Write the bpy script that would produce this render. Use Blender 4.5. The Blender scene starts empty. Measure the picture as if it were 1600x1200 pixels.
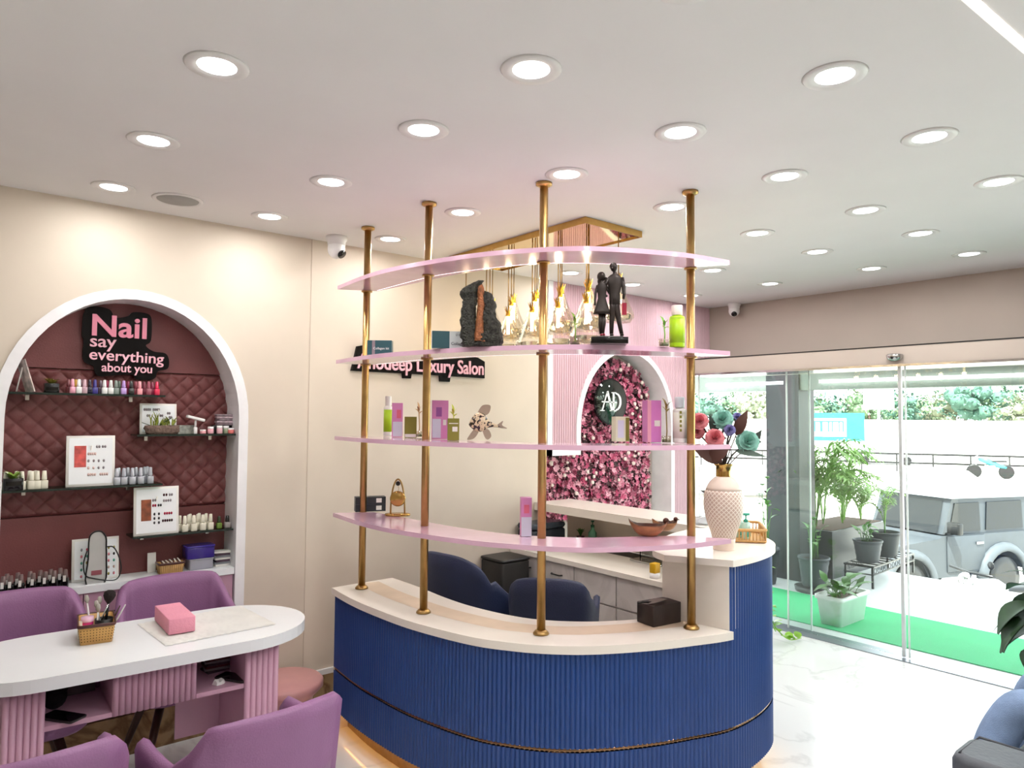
import bpy, bmesh, math, random
from mathutils import Vector, Matrix
import numpy as np
random.seed(7)
PI = math.pi
S = bpy.context.scene
COL = S.collection

# ---------------------------------------------------------------- camera
F = 1110.955; YAW = math.radians(50.4068); PIT = math.radians(2.57544); ROL = math.radians(.50006); EYE = 1.67
fw = Vector((math.cos(PIT)*math.cos(YAW), math.cos(PIT)*math.sin(YAW), math.sin(PIT)))
r0 = Vector((math.sin(YAW), -math.cos(YAW), 0)); u0 = r0.cross(fw)
rt = r0*math.cos(ROL)+u0*math.sin(ROL); up = -r0*math.sin(ROL)+u0*math.cos(ROL)
cam = bpy.data.cameras.new('camera'); co = bpy.data.objects.new('camera', cam); COL.objects.link(co)
cam.sensor_width = 36; cam.lens = F/1600*36; cam.clip_start = .05; cam.clip_end = 600
co.matrix_world = Matrix(((rt.x, up.x, -fw.x, 0), (rt.y, up.y, -fw.y, 0), (rt.z, up.z, -fw.z, EYE), (0, 0, 0, 1)))
S.camera = co

def at(x, y, X=None, Y=None, Z=None):
    """point of the place seen at a reference pixel on a known wall, floor or shelf plane"""
    d = fw+rt*((x-800)/F)+up*((600-y)/F)
    t = X/d.x if X is not None else Y/d.y if Y is not None else (Z-EYE)/d.z
    return Vector((d.x*t, d.y*t, EYE+d.z*t))

# ---------------------------------------------------------------- world, sun, exposure
S.view_settings.view_transform = 'Standard'; S.view_settings.look = 'None'
S.view_settings.exposure = 0.0; S.view_settings.gamma = 1; S.view_settings.use_curve_mapping = False
W = bpy.data.worlds.new('sky'); S.world = W; W.use_nodes = True
bg = W.node_tree.nodes['Background']; bg.inputs[0].default_value = (.93, .97, 1, 1); bg.inputs[1].default_value = 6
sun = bpy.data.lights.new('sun', 'SUN'); sun.energy = 22; sun.angle = .02; sun.color = (1, .97, .9)
so = bpy.data.objects.new('sun', sun); COL.objects.link(so); so.rotation_euler = (math.radians(12), math.radians(-32), 0)
S.cycles.max_bounces = 8; S.cycles.transparent_max_bounces = 24; S.cycles.use_denoising = True
S.cycles.caustics_reflective = False; S.cycles.caustics_refractive = False; S.cycles.sample_clamp_indirect = 6
S.cycles.use_light_tree = True

# ---------------------------------------------------------------- materials
def lin(h):
    if not isinstance(h, str): return tuple(h)+(1,)
    h = h.lstrip('#'); c = [int(h[i:i+2], 16)/255 for i in (0, 2, 4)]
    return tuple(v/12.92 if v <= .04045 else ((v+.055)/1.055)**2.4 for v in c)+(1,)
MATS = {}
def mat(name, color, rough=.5, metal=0, var=0, scale=8, bump=0, bscale=40, coat=0, trans=0, alpha=1, emit=None, es=0, sub=0, ior=1.45, kind='noise', stretch=None):
    if name in MATS: return MATS[name]
    m = bpy.data.materials.new(name); m.use_nodes = True; nt = m.node_tree; N = nt.nodes; L = nt.links
    b = N['Principled BSDF']; c = lin(color)
    b.inputs['Base Color'].default_value = c; b.inputs['Roughness'].default_value = rough; b.inputs['Metallic'].default_value = metal
    b.inputs['IOR'].default_value = ior; b.inputs['Coat Weight'].default_value = coat; b.inputs['Coat Roughness'].default_value = .08
    b.inputs['Transmission Weight'].default_value = trans; b.inputs['Alpha'].default_value = alpha
    if emit: b.inputs['Emission Color'].default_value = lin(emit); b.inputs['Emission Strength'].default_value = es
    tc = N.new('ShaderNodeTexCoord'); mp = N.new('ShaderNodeMapping'); L.new(tc.outputs['Object'], mp.inputs[0])
    if stretch: mp.inputs['Scale'].default_value = stretch
    n = N.new('ShaderNodeTexNoise'); n.inputs['Scale'].default_value = scale; n.inputs['Detail'].default_value = 5; L.new(mp.outputs[0], n.inputs[0])
    v = var or .06
    r = N.new('ShaderNodeValToRGB'); L.new(n.outputs[0], r.inputs[0])
    r.color_ramp.elements[0].position = .3; r.color_ramp.elements[1].position = .7
    r.color_ramp.elements[0].color = tuple(x*(1-v) for x in c[:3])+(1,); r.color_ramp.elements[1].color = tuple(min(1, x*(1+v)) for x in c[:3])+(1,)
    L.new(r.outputs[0], b.inputs['Base Color'])
    if bump:
        n2 = N.new('ShaderNodeTexNoise'); n2.inputs['Scale'].default_value = bscale; L.new(mp.outputs[0], n2.inputs[0])
        bp = N.new('ShaderNodeBump'); bp.inputs['Strength'].default_value = bump; bp.inputs['Distance'].default_value = .01
        L.new(n2.outputs[0], bp.inputs['Height']); L.new(bp.outputs[0], b.inputs['Normal'])
    MATS[name] = m; return m
def marble(name, base, vein, rough, scale=1.3, thin=.04):
    m = mat(name, base, rough); nt = m.node_tree; N = nt.nodes; L = nt.links; b = N['Principled BSDF']
    tc = N.new('ShaderNodeTexCoord'); n = N.new('ShaderNodeTexNoise'); n.inputs['Scale'].default_value = scale; n.inputs['Detail'].default_value = 9; n.inputs['Distortion'].default_value = 1.6
    L.new(tc.outputs['Object'], n.inputs[0]); r = N.new('ShaderNodeValToRGB'); e = r.color_ramp.elements
    e[0].position = .5-thin; e[0].color = lin(base); e[1].position = .5+thin; e[1].color = lin(base); x = e.new(.5); x.color = lin(vein)
    L.new(n.outputs[0], r.inputs[0]); L.new(r.outputs[0], b.inputs['Base Color']); return m
def glass_pane(name, tint=(.95, 1, .985), refl=.07):
    m = bpy.data.materials.new(name); m.use_nodes = True; N = m.node_tree.nodes; L = m.node_tree.links
    for n in list(N):
        if n.type != 'OUTPUT_MATERIAL': N.remove(n)
    o = [n for n in N][0]; t = N.new('ShaderNodeBsdfTransparent'); t.inputs[0].default_value = tint+(1,)
    g = N.new('ShaderNodeBsdfGlossy'); g.inputs['Roughness'].default_value = .01; mx = N.new('ShaderNodeMixShader')
    fr = N.new('ShaderNodeLayerWeight'); fr.inputs[0].default_value = .25; mu = N.new('ShaderNodeMath'); mu.operation = 'MULTIPLY_ADD'
    mu.inputs[1].default_value = .35; mu.inputs[2].default_value = refl*.6
    L.new(fr.outputs['Fresnel'], mu.inputs[0]); L.new(mu.outputs[0], mx.inputs[0]); L.new(t.outputs[0], mx.inputs[1]); L.new(g.outputs[0], mx.inputs[2]); L.new(mx.outputs[0], o.inputs[0])
    MATS[name] = m; return m

M_ceil = mat('ceiling_paint', '#f3f1f1', .75, var=.02, scale=2)
M_wall = mat('cream_wall_paint', '#d8cbbb', .6, var=.03, scale=3)
M_wallg = mat('taupe_wall_paint', '#b9aca2', .55, var=.03, scale=3)
M_white = mat('white_lacquer', '#f1efee', .35)
M_trim = mat('white_trim_paint', '#f3f2f4', .4)
M_floor = marble('white_marble_floor', '#eceded', '#dcdddd', .09, 1.1, .03)
M_brown = marble('brown_marble', '#9c7f5c', '#6b4f31', .15, 3, .1)
M_gold = mat('brushed_gold', '#c19c5c', .2, 1, var=.08, scale=30)
M_goldd = mat('antique_brass', '#b3925c', .3, 1, var=.1, scale=20)
M_goldm = mat('gold_mirror', '#c9a868', .04, 1)
M_pink = mat('pink_shelf_laminate', '#dcb3c9', .14, coat=.6)
M_pinkf = mat('pink_fluted_paint', '#dcb9c4', .5, var=.03)
M_mauve = mat('mauve_lacquer', '#c79bb0', .35, var=.03)
M_blue = mat('royal_blue_lacquer', '#234482', .42, var=.04)
M_top = mat('cream_stone_top', '#f1e9de', .25, var=.02)
M_topw = mat('white_solid_top', '#f1f4f6', .25, var=.01)
M_purple = mat('purple_leather', '#8e628a', .42, bump=.15, bscale=180)
M_navy = mat('navy_leather', '#26304f', .5, bump=.2, bscale=160)
M_black = mat('black_plastic', '#131313', .35)
M_blackg = mat('black_gloss', '#0b0a0b', .1)
M_wood = mat('dark_walnut', '#3a2318', .4, var=.25, scale=12, stretch=(1, 1, .15))
M_maroon = mat('maroon_leather', '#74403f', .5, bump=.15, bscale=120)
M_chrome = mat('chrome', '#b9b9b9', .15, 1)
M_led = mat('led_diffuser', '#ffffff', .4, emit='#ffffff', es=9)
M_ledp = mat('led_strip', '#ffffff', .4, emit='#ffe0e8', es=2.5)
M_ledw = mat('warm_led', '#fff0c8', .4, emit='#ffb84d', es=9)
M_tube = mat('lit_lamp_tube', '#fff0c8', .4, emit='#ffdf9f', es=8)
M_glass = glass_pane('door_glass'); M_gshelf = glass_pane('shelf_glass', (.55, .66, .6), .12); M_gclr = glass_pane('clear_bulb_glass', (.97, .95, .9), .16)
M_gedge = mat('glass_edge', '#8fb0a4', .15, alpha=.75)
M_gedged = mat('dark_glass_edge', '#1e2b26', .15)
M_leaf = mat('green_leaf', '#4c7a34', .4, var=.3, scale=6); M_leafd = mat('dark_green_leaf', '#1f3f1c', .55, var=.3, scale=9)
M_palm = mat('palm_green', '#7fa653', .45, var=.3, scale=5)
M_soil = mat('soil', '#4a3322', .9, var=.3, scale=30)
M_paper = mat('white_card', '#eceae4', .5, var=.02)
M_wicker = mat('tan_wicker', '#c39a5f', .6, var=.2, scale=60)
M_brownp = mat('dark_brown_plastic', '#4a2622', .35)

# ---------------------------------------------------------------- mesh building
class MB:
    def __init__(s): s.b = bmesh.new(); s.mats = []; s.cur = 0; s.smooth = False
    def m(s, material):
        if material not in s.mats: s.mats.append(material)
        s.cur = s.mats.index(material); return s
    def _f(s, vs, smooth=None):
        try:
            f = s.b.faces.new(vs); f.material_index = s.cur; f.smooth = s.smooth if smooth is None else smooth; return f
        except ValueError: return None
    def box(s, a, b, bev=0):
        x0, y0, z0 = a; x1, y1, z1 = b
        if bev <= 0:
            v = [s.b.verts.new(p) for p in ((x0, y0, z0), (x1, y0, z0), (x1, y1, z0), (x0, y1, z0), (x0, y0, z1), (x1, y0, z1), (x1, y1, z1), (x0, y1, z1))]
            for i in ((3, 2, 1, 0), (4, 5, 6, 7), (0, 1, 5, 4), (1, 2, 6, 5), (2, 3, 7, 6), (3, 0, 4, 7)): s._f([v[k] for k in i], False)
        else:
            s.rbox(a, b, bev)
        return s
    def rbox(s, a, b, r, n=3, zr=None):
        """box with rounded vertical edges and softened rims"""
        pts = rrect(a[0], a[1], b[0], b[1], r, n); e = min(r*.5 if zr is None else zr, (b[2]-a[2])*.45)
        cx, cy = (a[0]+b[0])/2, (a[1]+b[1])/2
        def ring(k, z):
            return [(cx+(x-cx)*(1-k/max(1e-6, abs(b[0]-a[0])/2)), cy+(y-cy)*(1-k/max(1e-6, abs(b[1]-a[1])/2)), z) for x, y in pts]
        s.rings([ring(e, a[2]), ring(e*.3, a[2]+e*.3), ring(0, a[2]+e), ring(0, b[2]-e), ring(e*.3, b[2]-e*.3), ring(e, b[2])], True, True); return s
    def rings(s, rings, cap0=False, cap1=False, closed=True, smooth=True):
        R = [[s.b.verts.new(p) for p in r] for r in rings]; n = len(R[0])
        for i in range(len(R)-1):
            for j in range(n if closed else n-1):
                k = (j+1) % n; s._f([R[i][j], R[i][k], R[i+1][k], R[i+1][j]], smooth)
        if cap0: s._f(R[0][::-1], False)
        if cap1: s._f(R[-1], False)
        return s
    def prism(s, pts, z0, z1, smooth=False):
        a = sum(pts[i][0]*pts[(i+1) % len(pts)][1]-pts[(i+1) % len(pts)][0]*pts[i][1] for i in range(len(pts)))
        if a < 0: pts = pts[::-1]
        lo = [s.b.verts.new((x, y, z0)) for x, y in pts]; hi = [s.b.verts.new((x, y, z1)) for x, y in pts]; n = len(pts)
        s._f(lo[::-1], False); s._f(hi, False)
        for i in range(n): s._f([lo[i], lo[(i+1) % n], hi[(i+1) % n], hi[i]], smooth)
        return s
    def prismy(s, pts, y0, y1):
        """outline in (x, z), extruded in y"""
        a = [s.b.verts.new((x, y0, z)) for x, z in pts]; b = [s.b.verts.new((x, y1, z)) for x, z in pts]; n = len(pts)
        s._f(a, False); s._f(b[::-1], False)
        for i in range(n): s._f([a[(i+1) % n], a[i], b[i], b[(i+1) % n]], False)
        return s
    def lathe(s, prof, o=(0, 0, 0), n=24, smooth=True, sx=1, sy=1):
        rings = [[(o[0]+max(r, 1e-5)*math.cos(2*PI*j/n)*sx, o[1]+max(r, 1e-5)*math.sin(2*PI*j/n)*sy, o[2]+z) for j in range(n)] for r, z in prof]
        s.rings(rings, prof[0][0] > 1e-4, prof[-1][0] > 1e-4, True, smooth); return s
    def tube(s, path, r, n=8, cap=True, flat=1):
        P = [Vector(p) for p in path]; R = r if isinstance(r, (list, tuple)) else [r]*len(P); rings = []
        nrm = None
        for i, p in enumerate(P):
            t = (P[min(i+1, len(P)-1)]-P[max(i-1, 0)]).normalized()
            if nrm is None: nrm = t.orthogonal().normalized()
            nrm = (nrm-t*nrm.dot(t)); nrm = nrm.normalized() if nrm.length > 1e-6 else t.orthogonal().normalized()
            q = t.cross(nrm)
            rings.append([p+nrm*R[i]*math.cos(2*PI*j/n)+q*R[i]*flat*math.sin(2*PI*j/n) for j in range(n)])
        s.rings(rings, cap, cap); return s
    def ball(s, c, r, n=10, m=7, sc=(1, 1, 1)):
        s.lathe2([(math.sin(PI*i/m), -math.cos(PI*i/m)) for i in range(m+1)], c, r, n, sc); return s
    def lathe2(s, prof, c, r, n, sc):
        rings = [[(c[0]+max(p, 1e-4)*math.cos(2*PI*j/n)*r*sc[0], c[1]+max(p, 1e-4)*math.sin(2*PI*j/n)*r*sc[1], c[2]+z*r*sc[2]) for j in range(n)] for p, z in prof]
        s.rings(rings, True, True); return s
    def leaf(s, base, tip, w, up=(0, 0, 1), bend=.15, n=5, fold=.1):
        a, b = Vector(base), Vector(tip); d = b-a; L = d.length; t = d.normalized(); side = t.cross(Vector(up)); side = side.normalized() if side.length > 1e-4 else t.orthogonal().normalized(); nn = side.cross(t)
        rows = []
        for i in range(n+1):
            k = i/n; ww = w*math.sin(PI*min(1, .06+.94*k)**.8)*.5 if 0 < i < n else w*.04
            c = a+d*k+nn*(math.sin(PI*k)*bend*L)
            rows.append([c-side*ww+nn*fold*ww, c, c+side*ww+nn*fold*ww])
        th = nn*max(.0008, w*.012)
        s.rings([[p+th for p in r] for r in rows], closed=False); s.rings([[p-th for p in r[::-1]] for r in rows], closed=False); return s
    def tri(s, a, b, c):
        s._f([s.b.verts.new(a), s.b.verts.new(b), s.b.verts.new(c)]); return s
    def quad(s, a, b, c, d):
        s._f([s.b.verts.new(p) for p in (a, b, c, d)]); return s
    def xf(s, M):
        bmesh.ops.transform(s.b, matrix=M, verts=s.b.verts); return s
    def build(s, name, material=None, parent=None, loc=None, rotz=0):
        me = bpy.data.meshes.new(name)
        bmesh.ops.recalc_face_normals(s.b, faces=s.b.faces)
        s.b.to_mesh(me); s.b.free()
        if s.mats:
            for x in s.mats: me.materials.append(x)
        elif material: me.materials.append(material)
        o = bpy.data.objects.new(name, me); COL.objects.link(o)
        if parent: o.parent = parent
        if loc is not None: o.location = loc
        o.rotation_euler = (0, 0, rotz)
        return o
def rrect(x0, y0, x1, y1, r, n=4):
    r = min(r, abs(x1-x0)/2-1e-5, abs(y1-y0)/2-1e-5); out = []
    for cx, cy, a0 in ((x1-r, y1-r, 0), (x0+r, y1-r, 90), (x0+r, y0+r, 180), (x1-r, y0+r, 270)):
        for i in range(n+1):
            a = math.radians(a0+90*i/n); out.append((cx+r*math.cos(a), cy+r*math.sin(a)))
    return out
def tag(o, label, cat=None, group=None, kind=None):
    if label: o['label'] = label
    if cat: o['category'] = cat
    if group: o['group'] = group
    if kind: o['kind'] = kind
    return o
def thing(name, label, cat, loc=(0, 0, 0), rotz=0, group=None):
    o = bpy.data.objects.new(name, None); COL.objects.link(o); o.empty_display_size = .05
    o.location = loc; o.rotation_euler = (0, 0, rotz); return tag(o, label, cat, group)
def struct(name, mb, material=None, label=None):
    o = mb.build(name, material); o['kind'] = 'structure'
    if label: o['label'] = label
    return o
KIDS = {}
def dup(root, loc, rotz=None, label=None, group=None, scale=None):
    kids = {}
    for o in list(COL.objects):
        if o.parent: kids.setdefault(o.parent, []).append(o)
    def cp(o, parent):
        c = o.copy(); COL.objects.link(c); c.parent = parent
        for k in kids.get(o, []): cp(k, c)
        return c
    r = cp(root, None); r.location = loc
    if rotz is not None: r.rotation_euler = (0, 0, rotz)
    if label: r['label'] = label
    if group: r['group'] = group
    if scale: r.scale = scale
    return r
def text(name, s, size, material, parent=None, loc=(0, 0, 0), rot=(PI/2, 0, 0), ext=.002, bold=0, align='LEFT', sx=1, spacing=1):
    cu = bpy.data.curves.new(name, 'FONT'); cu.body = s; cu.size = size; cu.extrude = ext; cu.offset = bold; cu.align_x = align; cu.space_character = spacing; cu.resolution_u = 4
    t = bpy.data.objects.new(name, cu); me = bpy.data.meshes.new_from_object(t); bpy.data.objects.remove(t); bpy.data.curves.remove(cu)
    me.name = name; me.materials.append(material); o = bpy.data.objects.new(name, me); COL.objects.link(o)
    o.location = loc; o.rotation_euler = rot; o.scale = (sx, 1, 1)
    if parent: o.parent = parent
    return o
def catmull(P, k=8, closed=False):
    P = [Vector(p) for p in P]; out = []; n = len(P)
    for i in range(n if closed else n-1):
        a = P[(i-1) % n] if closed or i > 0 else P[0]*2-P[1]; b = P[i]; c = P[(i+1) % n]; d = P[(i+2) % n] if closed or i+2 < n else P[-1]*2-P[-2]
        for j in range(k):
            t = j/k; out.append(.5*((2*b)+(c-a)*t+(2*a-5*b+4*c-d)*t*t+(3*b-a-3*c+d)*t**3))
    if not closed: out.append(P[-1])
    return out
def offset(path, d):
    out = []
    for i, p in enumerate(path):
        t = (path[min(i+1, len(path)-1)]-path[max(i-1, 0)]).normalized(); out.append(Vector((p.x-t.y*d, p.y+t.x*d)))
    return out

# ================================================================ ROOM SHELL
YW, XD, XG, ZC = 3.918, 5.623, 5.32, 2.69
struct('floor', MB().box((-2.5, -3.2, -.1), (5.44, 4.3, 0)), M_floor)
struct('ceiling', MB().box((-2.5, -3.2, ZC), (5.8, 4.3, ZC+.15)), M_ceil)
struct('wall_left', MB().box((-2.65, -3.2, 0), (-2.5, 4.3, ZC)), M_wall)
struct('wall_rear', MB().box((-2.65, -3.35, 0), (5.8, -3.2, ZC)), M_wall)
def arch(cx, rx, z0, rz, n=28): return [(cx-rx*math.cos(PI*i/n), z0+rz*math.sin(PI*i/n)) for i in range(n+1)]
A1 = arch(.80, .52, 1.645, .59); A2 = arch(4.48, .56, 1.58, .625)
def over(mb, A, y0, y1, zt):
    for (xa, za), (xb, zb) in zip(A, A[1:]):
        mb.quad((xa, y0, za), (xb, y0, zb), (xb, y0, zt), (xa, y0, zt))
# cream part of the back wall with the first arched recess
w = MB().m(M_wall)
w.box((-2.5, YW, 0), (A1[0][0], 4.3, ZC)); w.box((A1[-1][0], YW, 0), (1.715, 4.3, ZC)); w.box((1.715, YW-.004, 0), (3.575, 4.3, ZC))
over(w, A1, YW, 4.3, ZC); w.box((A1[0][0], 4.14, 0), (A1[-1][0], 4.3, ZC))
struct('wall_back', w)
w = MB().m(M_pinkf)
w.box((3.575, YW, 1.375), (A2[0][0], 4.3, ZC)); w.box((A2[-1][0], YW, 0), (5.345, 4.3, ZC)); w.box((5.345, YW, 2.2), (5.75, 4.3, ZC)); over(w, A2, YW, 4.3, ZC)
w.m(M_wallg).box((3.575, 4.12, 0), (A2[-1][0], 4.3, 2.3))
struct('wall_back_pink', w)
def arch_z(x, A, cx, rx, z0, rz):
    k = (x-cx)/rx
    return z0+rz*math.sqrt(max(0, 1-k*k)) if abs(k) < 1 else None
w = MB().m(M_pinkf)
x = 3.64
while x < 5.72:
    zb = 1.42 if x < 3.885 else (2.2 if x > 5.33 else 0.02)
    a = arch_z(x, A2, 4.48, .60, 1.58, .665)
    if a is not None: zb = a
    if not (3.885 <= x and a is None and x < 3.9):
        w.rings([[(x+.0085*math.cos(t), YW-.001-.007*math.sin(t), z) for t in (0, PI/3, PI/2, 2*PI/3, PI)] for z in (zb, ZC-.002)], closed=False)
    x += .0235
struct('wall_back_fluting', w)
# white borders of both recesses
def ring(name, cx, rx, z0, rz, wd, wz, zb, y0, y1, right_from=0):
    mb = MB().m(M_trim); I = [(cx-rx, zb)]+arch(cx, rx, z0, rz)+[(cx+rx, right_from)]; O = [(cx-rx-wd, zb)]+arch(cx, rx+wd, z0, rz+wz)+[(cx+rx+wd, right_from)]
    for i in range(len(I)-1):
        a, b, c, d = I[i], I[i+1], O[i+1], O[i]
        for y in (y0,): mb.quad((a[0], y, a[1]), (b[0], y, b[1]), (c[0], y, c[1]), (d[0], y, d[1]))
        mb.quad((a[0], y0, a[1]), (a[0], y1, a[1]), (b[0], y1, b[1]), (b[0], y0, b[1])); mb.quad((d[0], y0, d[1]), (c[0], y0, c[1]), (c[0], y1, c[1]), (d[0], y1, d[1]))
    struct(name, mb)
ring('trim_1', .80, .518, 1.645, .588, .05, .05, 0, YW-.012, 4.139)
ring('trim_2', 4.48, .557, 1.58, .622, .045, .045, 1.375, YW-.016, 4.119, 0)
w = MB().m(M_trim); w.box((3.578, YW-.014, 1.375), (3.625, YW, ZC-.001)); w.box((3.578, YW-.014, 1.375), (3.92, YW, 1.425))
struct('trim_3', w)
# wall above the entrance and the door operator box
w = MB().m(M_wallg); w.box((XD, -3.2, 2.05), (5.8, YW, ZC)); w.box((5.3, -3.2, 0), (5.8, -1.6, ZC))
struct('wall_right', w)
w = MB().m(M_wallg); w.box((XG-.02, -1.6, 2.06), (XD-.001, YW-.005, 2.185))
w.m(M_chrome).box((XG-.03, -1.6, 2.043), (XD-.001, YW-.005, 2.06)); w.m(M_black).box((XG-.022, -1.6, 2.185), (XD-.001, YW-.005, 2.194))
struct('trim_4', w)
w = MB().m(mat('steel_track', '#8d949c', .3, .6)); w.box((5.27, -1.6, 0), (5.44, 3.9, .006)); w.m(mat('sill_stone', '#d9dcdc', .3)); w.box((5.44, -1.6, -.1), (5.56, 4.3, .004))
struct('trim_5', w)
# brown marble skirting and low marble step along the back wall
w = MB().m(M_brown); w.box((1.37, YW-.014, 0), (3.57, YW-.005, .17)); w.m(M_trim).box((1.37, YW-.02, .17), (3.57, YW-.004, .2))
struct('baseboard_back', w)

# glass front: fixed panes and two sliding leaves
def pane(name, y0, y1, x, edges=True, label=None, seal=()):
    o = MB().box((x-.005, y0, .012), (x+.005, y1, 2.045)).build(name, M_glass); o['kind'] = 'structure'
    if label: o['label'] = label
    e = MB().m(mat('polished_glass_edge', '#dfe9e6', .2, alpha=.8))
    for y in (y0, y1): e.box((x-.006, y-.005, .012), (x+.006, y+.005, 2.045))
    ed = e.build('glass_edge', None, o)
    for y in seal:
        MB().box((x-.012, y-.011, .012), (x+.012, y+.011, 2.045)).build('door_seal', mat('grey_seal', '#c3c8ca', .3, .3), o)
    return o
pane('window_1', 2.84, 3.88, XG+.09)
pane('door_1', 2.13, 3.0, XG+.03, seal=(2.135,))
pane('door_2', 1.22, 2.10, XG+.03)
pane('window_2', -1.55, 1.4, XG+.09)
# door motion sensor on the operator box
p = at(1398, 558, X=XG-.03)
s_ = thing('motion_sensor', 'small grey half dome motion sensor above the glass entrance doors', 'sensor', p)
MB().m(M_chrome).lathe([(.0, -.03), (.03, -.028), (.05, -.012), (.056, .012), (.05, .02), (0, .021)], n=24).build('housing', None, s_)
MB().m(M_blackg).ball((-.045, 0, -.005), .012).build('lens', None, s_)

# ================================================================ CEILING LIGHTS
LX = [.63, 1.345, 2.055, 2.765, 3.515, 4.18, 4.92]; LY = [.99, 1.55, 2.135, 2.885, 3.605]
NAMEX = ['left', 'second', 'third', 'fourth', 'fifth', 'sixth', 'seventh']
rx_ = [(x, y) for x in LX for y in LY]
have = [(343,109),(825,117),(1297,120),(240,220),(661,204),(1055,209),(1453,211),(176,292),(516,284),(886,272),(1226,275),(1570,282),(415,337),(725,333),(1053,323),(1361,327),(607,374),(1197,362),(1452,362),(1290,391),(1529,395),(1377,417),(1130,424),(1217,441),(1009,447),(897,430),(1089,462),(1040,-3)]
rows = ['nearest the camera', 'in the second row back', 'in the middle row', 'in the fourth row back', 'beside the back wall']
base_l = None
WH = {(343,109): 'large round recessed downlight at the upper left of the ceiling', (825,117): 'round recessed downlight at the top centre of the ceiling', (1297,120): 'large round downlight left of the ceiling light strip',
 (240,220): 'recessed downlight above and right of the leftmost one, over the nail recess', (661,204): 'recessed downlight nearest in front of the second brass pole top', (1055,209): 'recessed downlight in front of the rightmost brass pole top',
 (1453,211): 'bright recessed downlight under the right one of the large front downlights', (176,292): 'leftmost recessed downlight beside the ceiling speaker', (516,284): 'recessed downlight up and left of the leftmost brass pole',
 (886,272): 'recessed downlight beside the third brass pole top', (1226,275): 'recessed downlight right of the rightmost brass pole top', (1570,282): 'recessed downlight at the right edge of the photo',
 (415,337): 'recessed downlight above the arch right side near the cream wall', (725,333): 'recessed downlight between second and third brass poles', (1053,323): 'recessed downlight touching the rightmost brass pole on its left',
 (1361,327): 'recessed downlight midway over the glass doors, nearer one', (607,374): 'recessed downlight right of the white dome camera', (1197,362): 'recessed downlight just right of the top pink shelf end',
 (1452,362): 'recessed downlight right of centre over the sliding doors, in the second far row', (1290,391): 'recessed downlight over the doors, nearer the pink shelves', (1529,395): 'recessed downlight closest to the right part of the taupe wall',
 (1377,417): 'recessed downlight close to the taupe wall above the sensor', (1130,424): 'small far downlight right of the rightmost brass pole', (1217,441): 'small far downlight near the taupe wall and dome camera',
 (1009,447): 'small far downlight seen right of the couple figurine heads', (897,430): 'small far downlight seen above the pendant lamps', (1089,462): 'farthest small downlight beside the rightmost brass pole', (1040,-3): 'downlight cut by the top edge of the photo'}
def downlight():
    t = thing('downlight', '', 'ceiling light')
    r = MB().m(M_white); r.lathe([(.055, -.001), (.062, -.005), (.086, -.006), (.092, 0)], n=32); r.build('trim_ring', None, t)
    MB().lathe([(.0, -.002), (.046, -.003), (.056, -.001)], n=28).build('diffuser', M_led, t)
    L = bpy.data.lights.new('lamp_light', 'AREA'); L.shape = 'DISK'; L.size = .10; L.energy = 3.4; L.color = (1, .975, .95)
    o = bpy.data.objects.new('lamp_light', L); COL.objects.link(o); o.parent = t; o.location = (0, 0, -.012)
    return t
for q in have:
    p = at(*q, Z=ZC); X = min(LX, key=lambda v: abs(v-p.x)); Y = min(LY, key=lambda v: abs(v-p.y))
    if base_l is None: t = base_l = downlight(); t.location = (X, Y, ZC); t['label'] = WH[q]
    else: t = dup(base_l, (X, Y, ZC), label=WH[q])
    t['group'] = 'recessed ceiling downlights'
for X in LX[:5]:   # the same rows go on behind the camera
    for Y in (.3, -.6, -1.7):
        t = dup(base_l, (X, Y, ZC), label='recessed downlight of the same rows nearer than the photo'); t['group'] = 'recessed downlights behind the camera'
a = at(1505, -12, Z=ZC); b = at(1605, 76, Z=ZC); d = (b-a).normalized(); sd = Vector((-d.y, d.x, 0))*.011; b2 = a+d*1.9; a2 = a-d*.5
mb = MB(); mb.quad(a2+sd+Vector((0, 0, -.002)), b2+sd+Vector((0, 0, -.002)), b2-sd+Vector((0, 0, -.002)), a2-sd+Vector((0, 0, -.002)))
t = thing('strip_light', 'long thin white light strip let into the ceiling at upper right', 'ceiling light'); mb.build('diffuser', mat('strip_led', '#ffffff', .4, emit='#fff6ea', es=6), t)
mb = MB(); nn = sd*1.25
for s1 in (1, -1): mb.quad(a2+sd*s1+Vector((0, 0, -.001)), b2+sd*s1+Vector((0, 0, -.001)), b2+nn*s1+Vector((0, 0, -.004)), a2+nn*s1+Vector((0, 0, -.004)))
mb.build('channel', M_white, t)
p = at(278, 312, Z=ZC)
t = thing('ceiling_speaker', 'round grey speaker grille set in the ceiling near the cream wall', 'speaker', p)
MB().m(M_white).lathe([(.092, 0), (.097, -.007), (.11, -.006), (.114, 0)], n=32).build('rim', None, t)
MB().lathe([(0, -.006), (.092, -.004), (.093, 0)], n=32).build('grille', mat('grey_grille', '#aaa9a6', .6, bump=.5, bscale=400), t)
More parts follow.
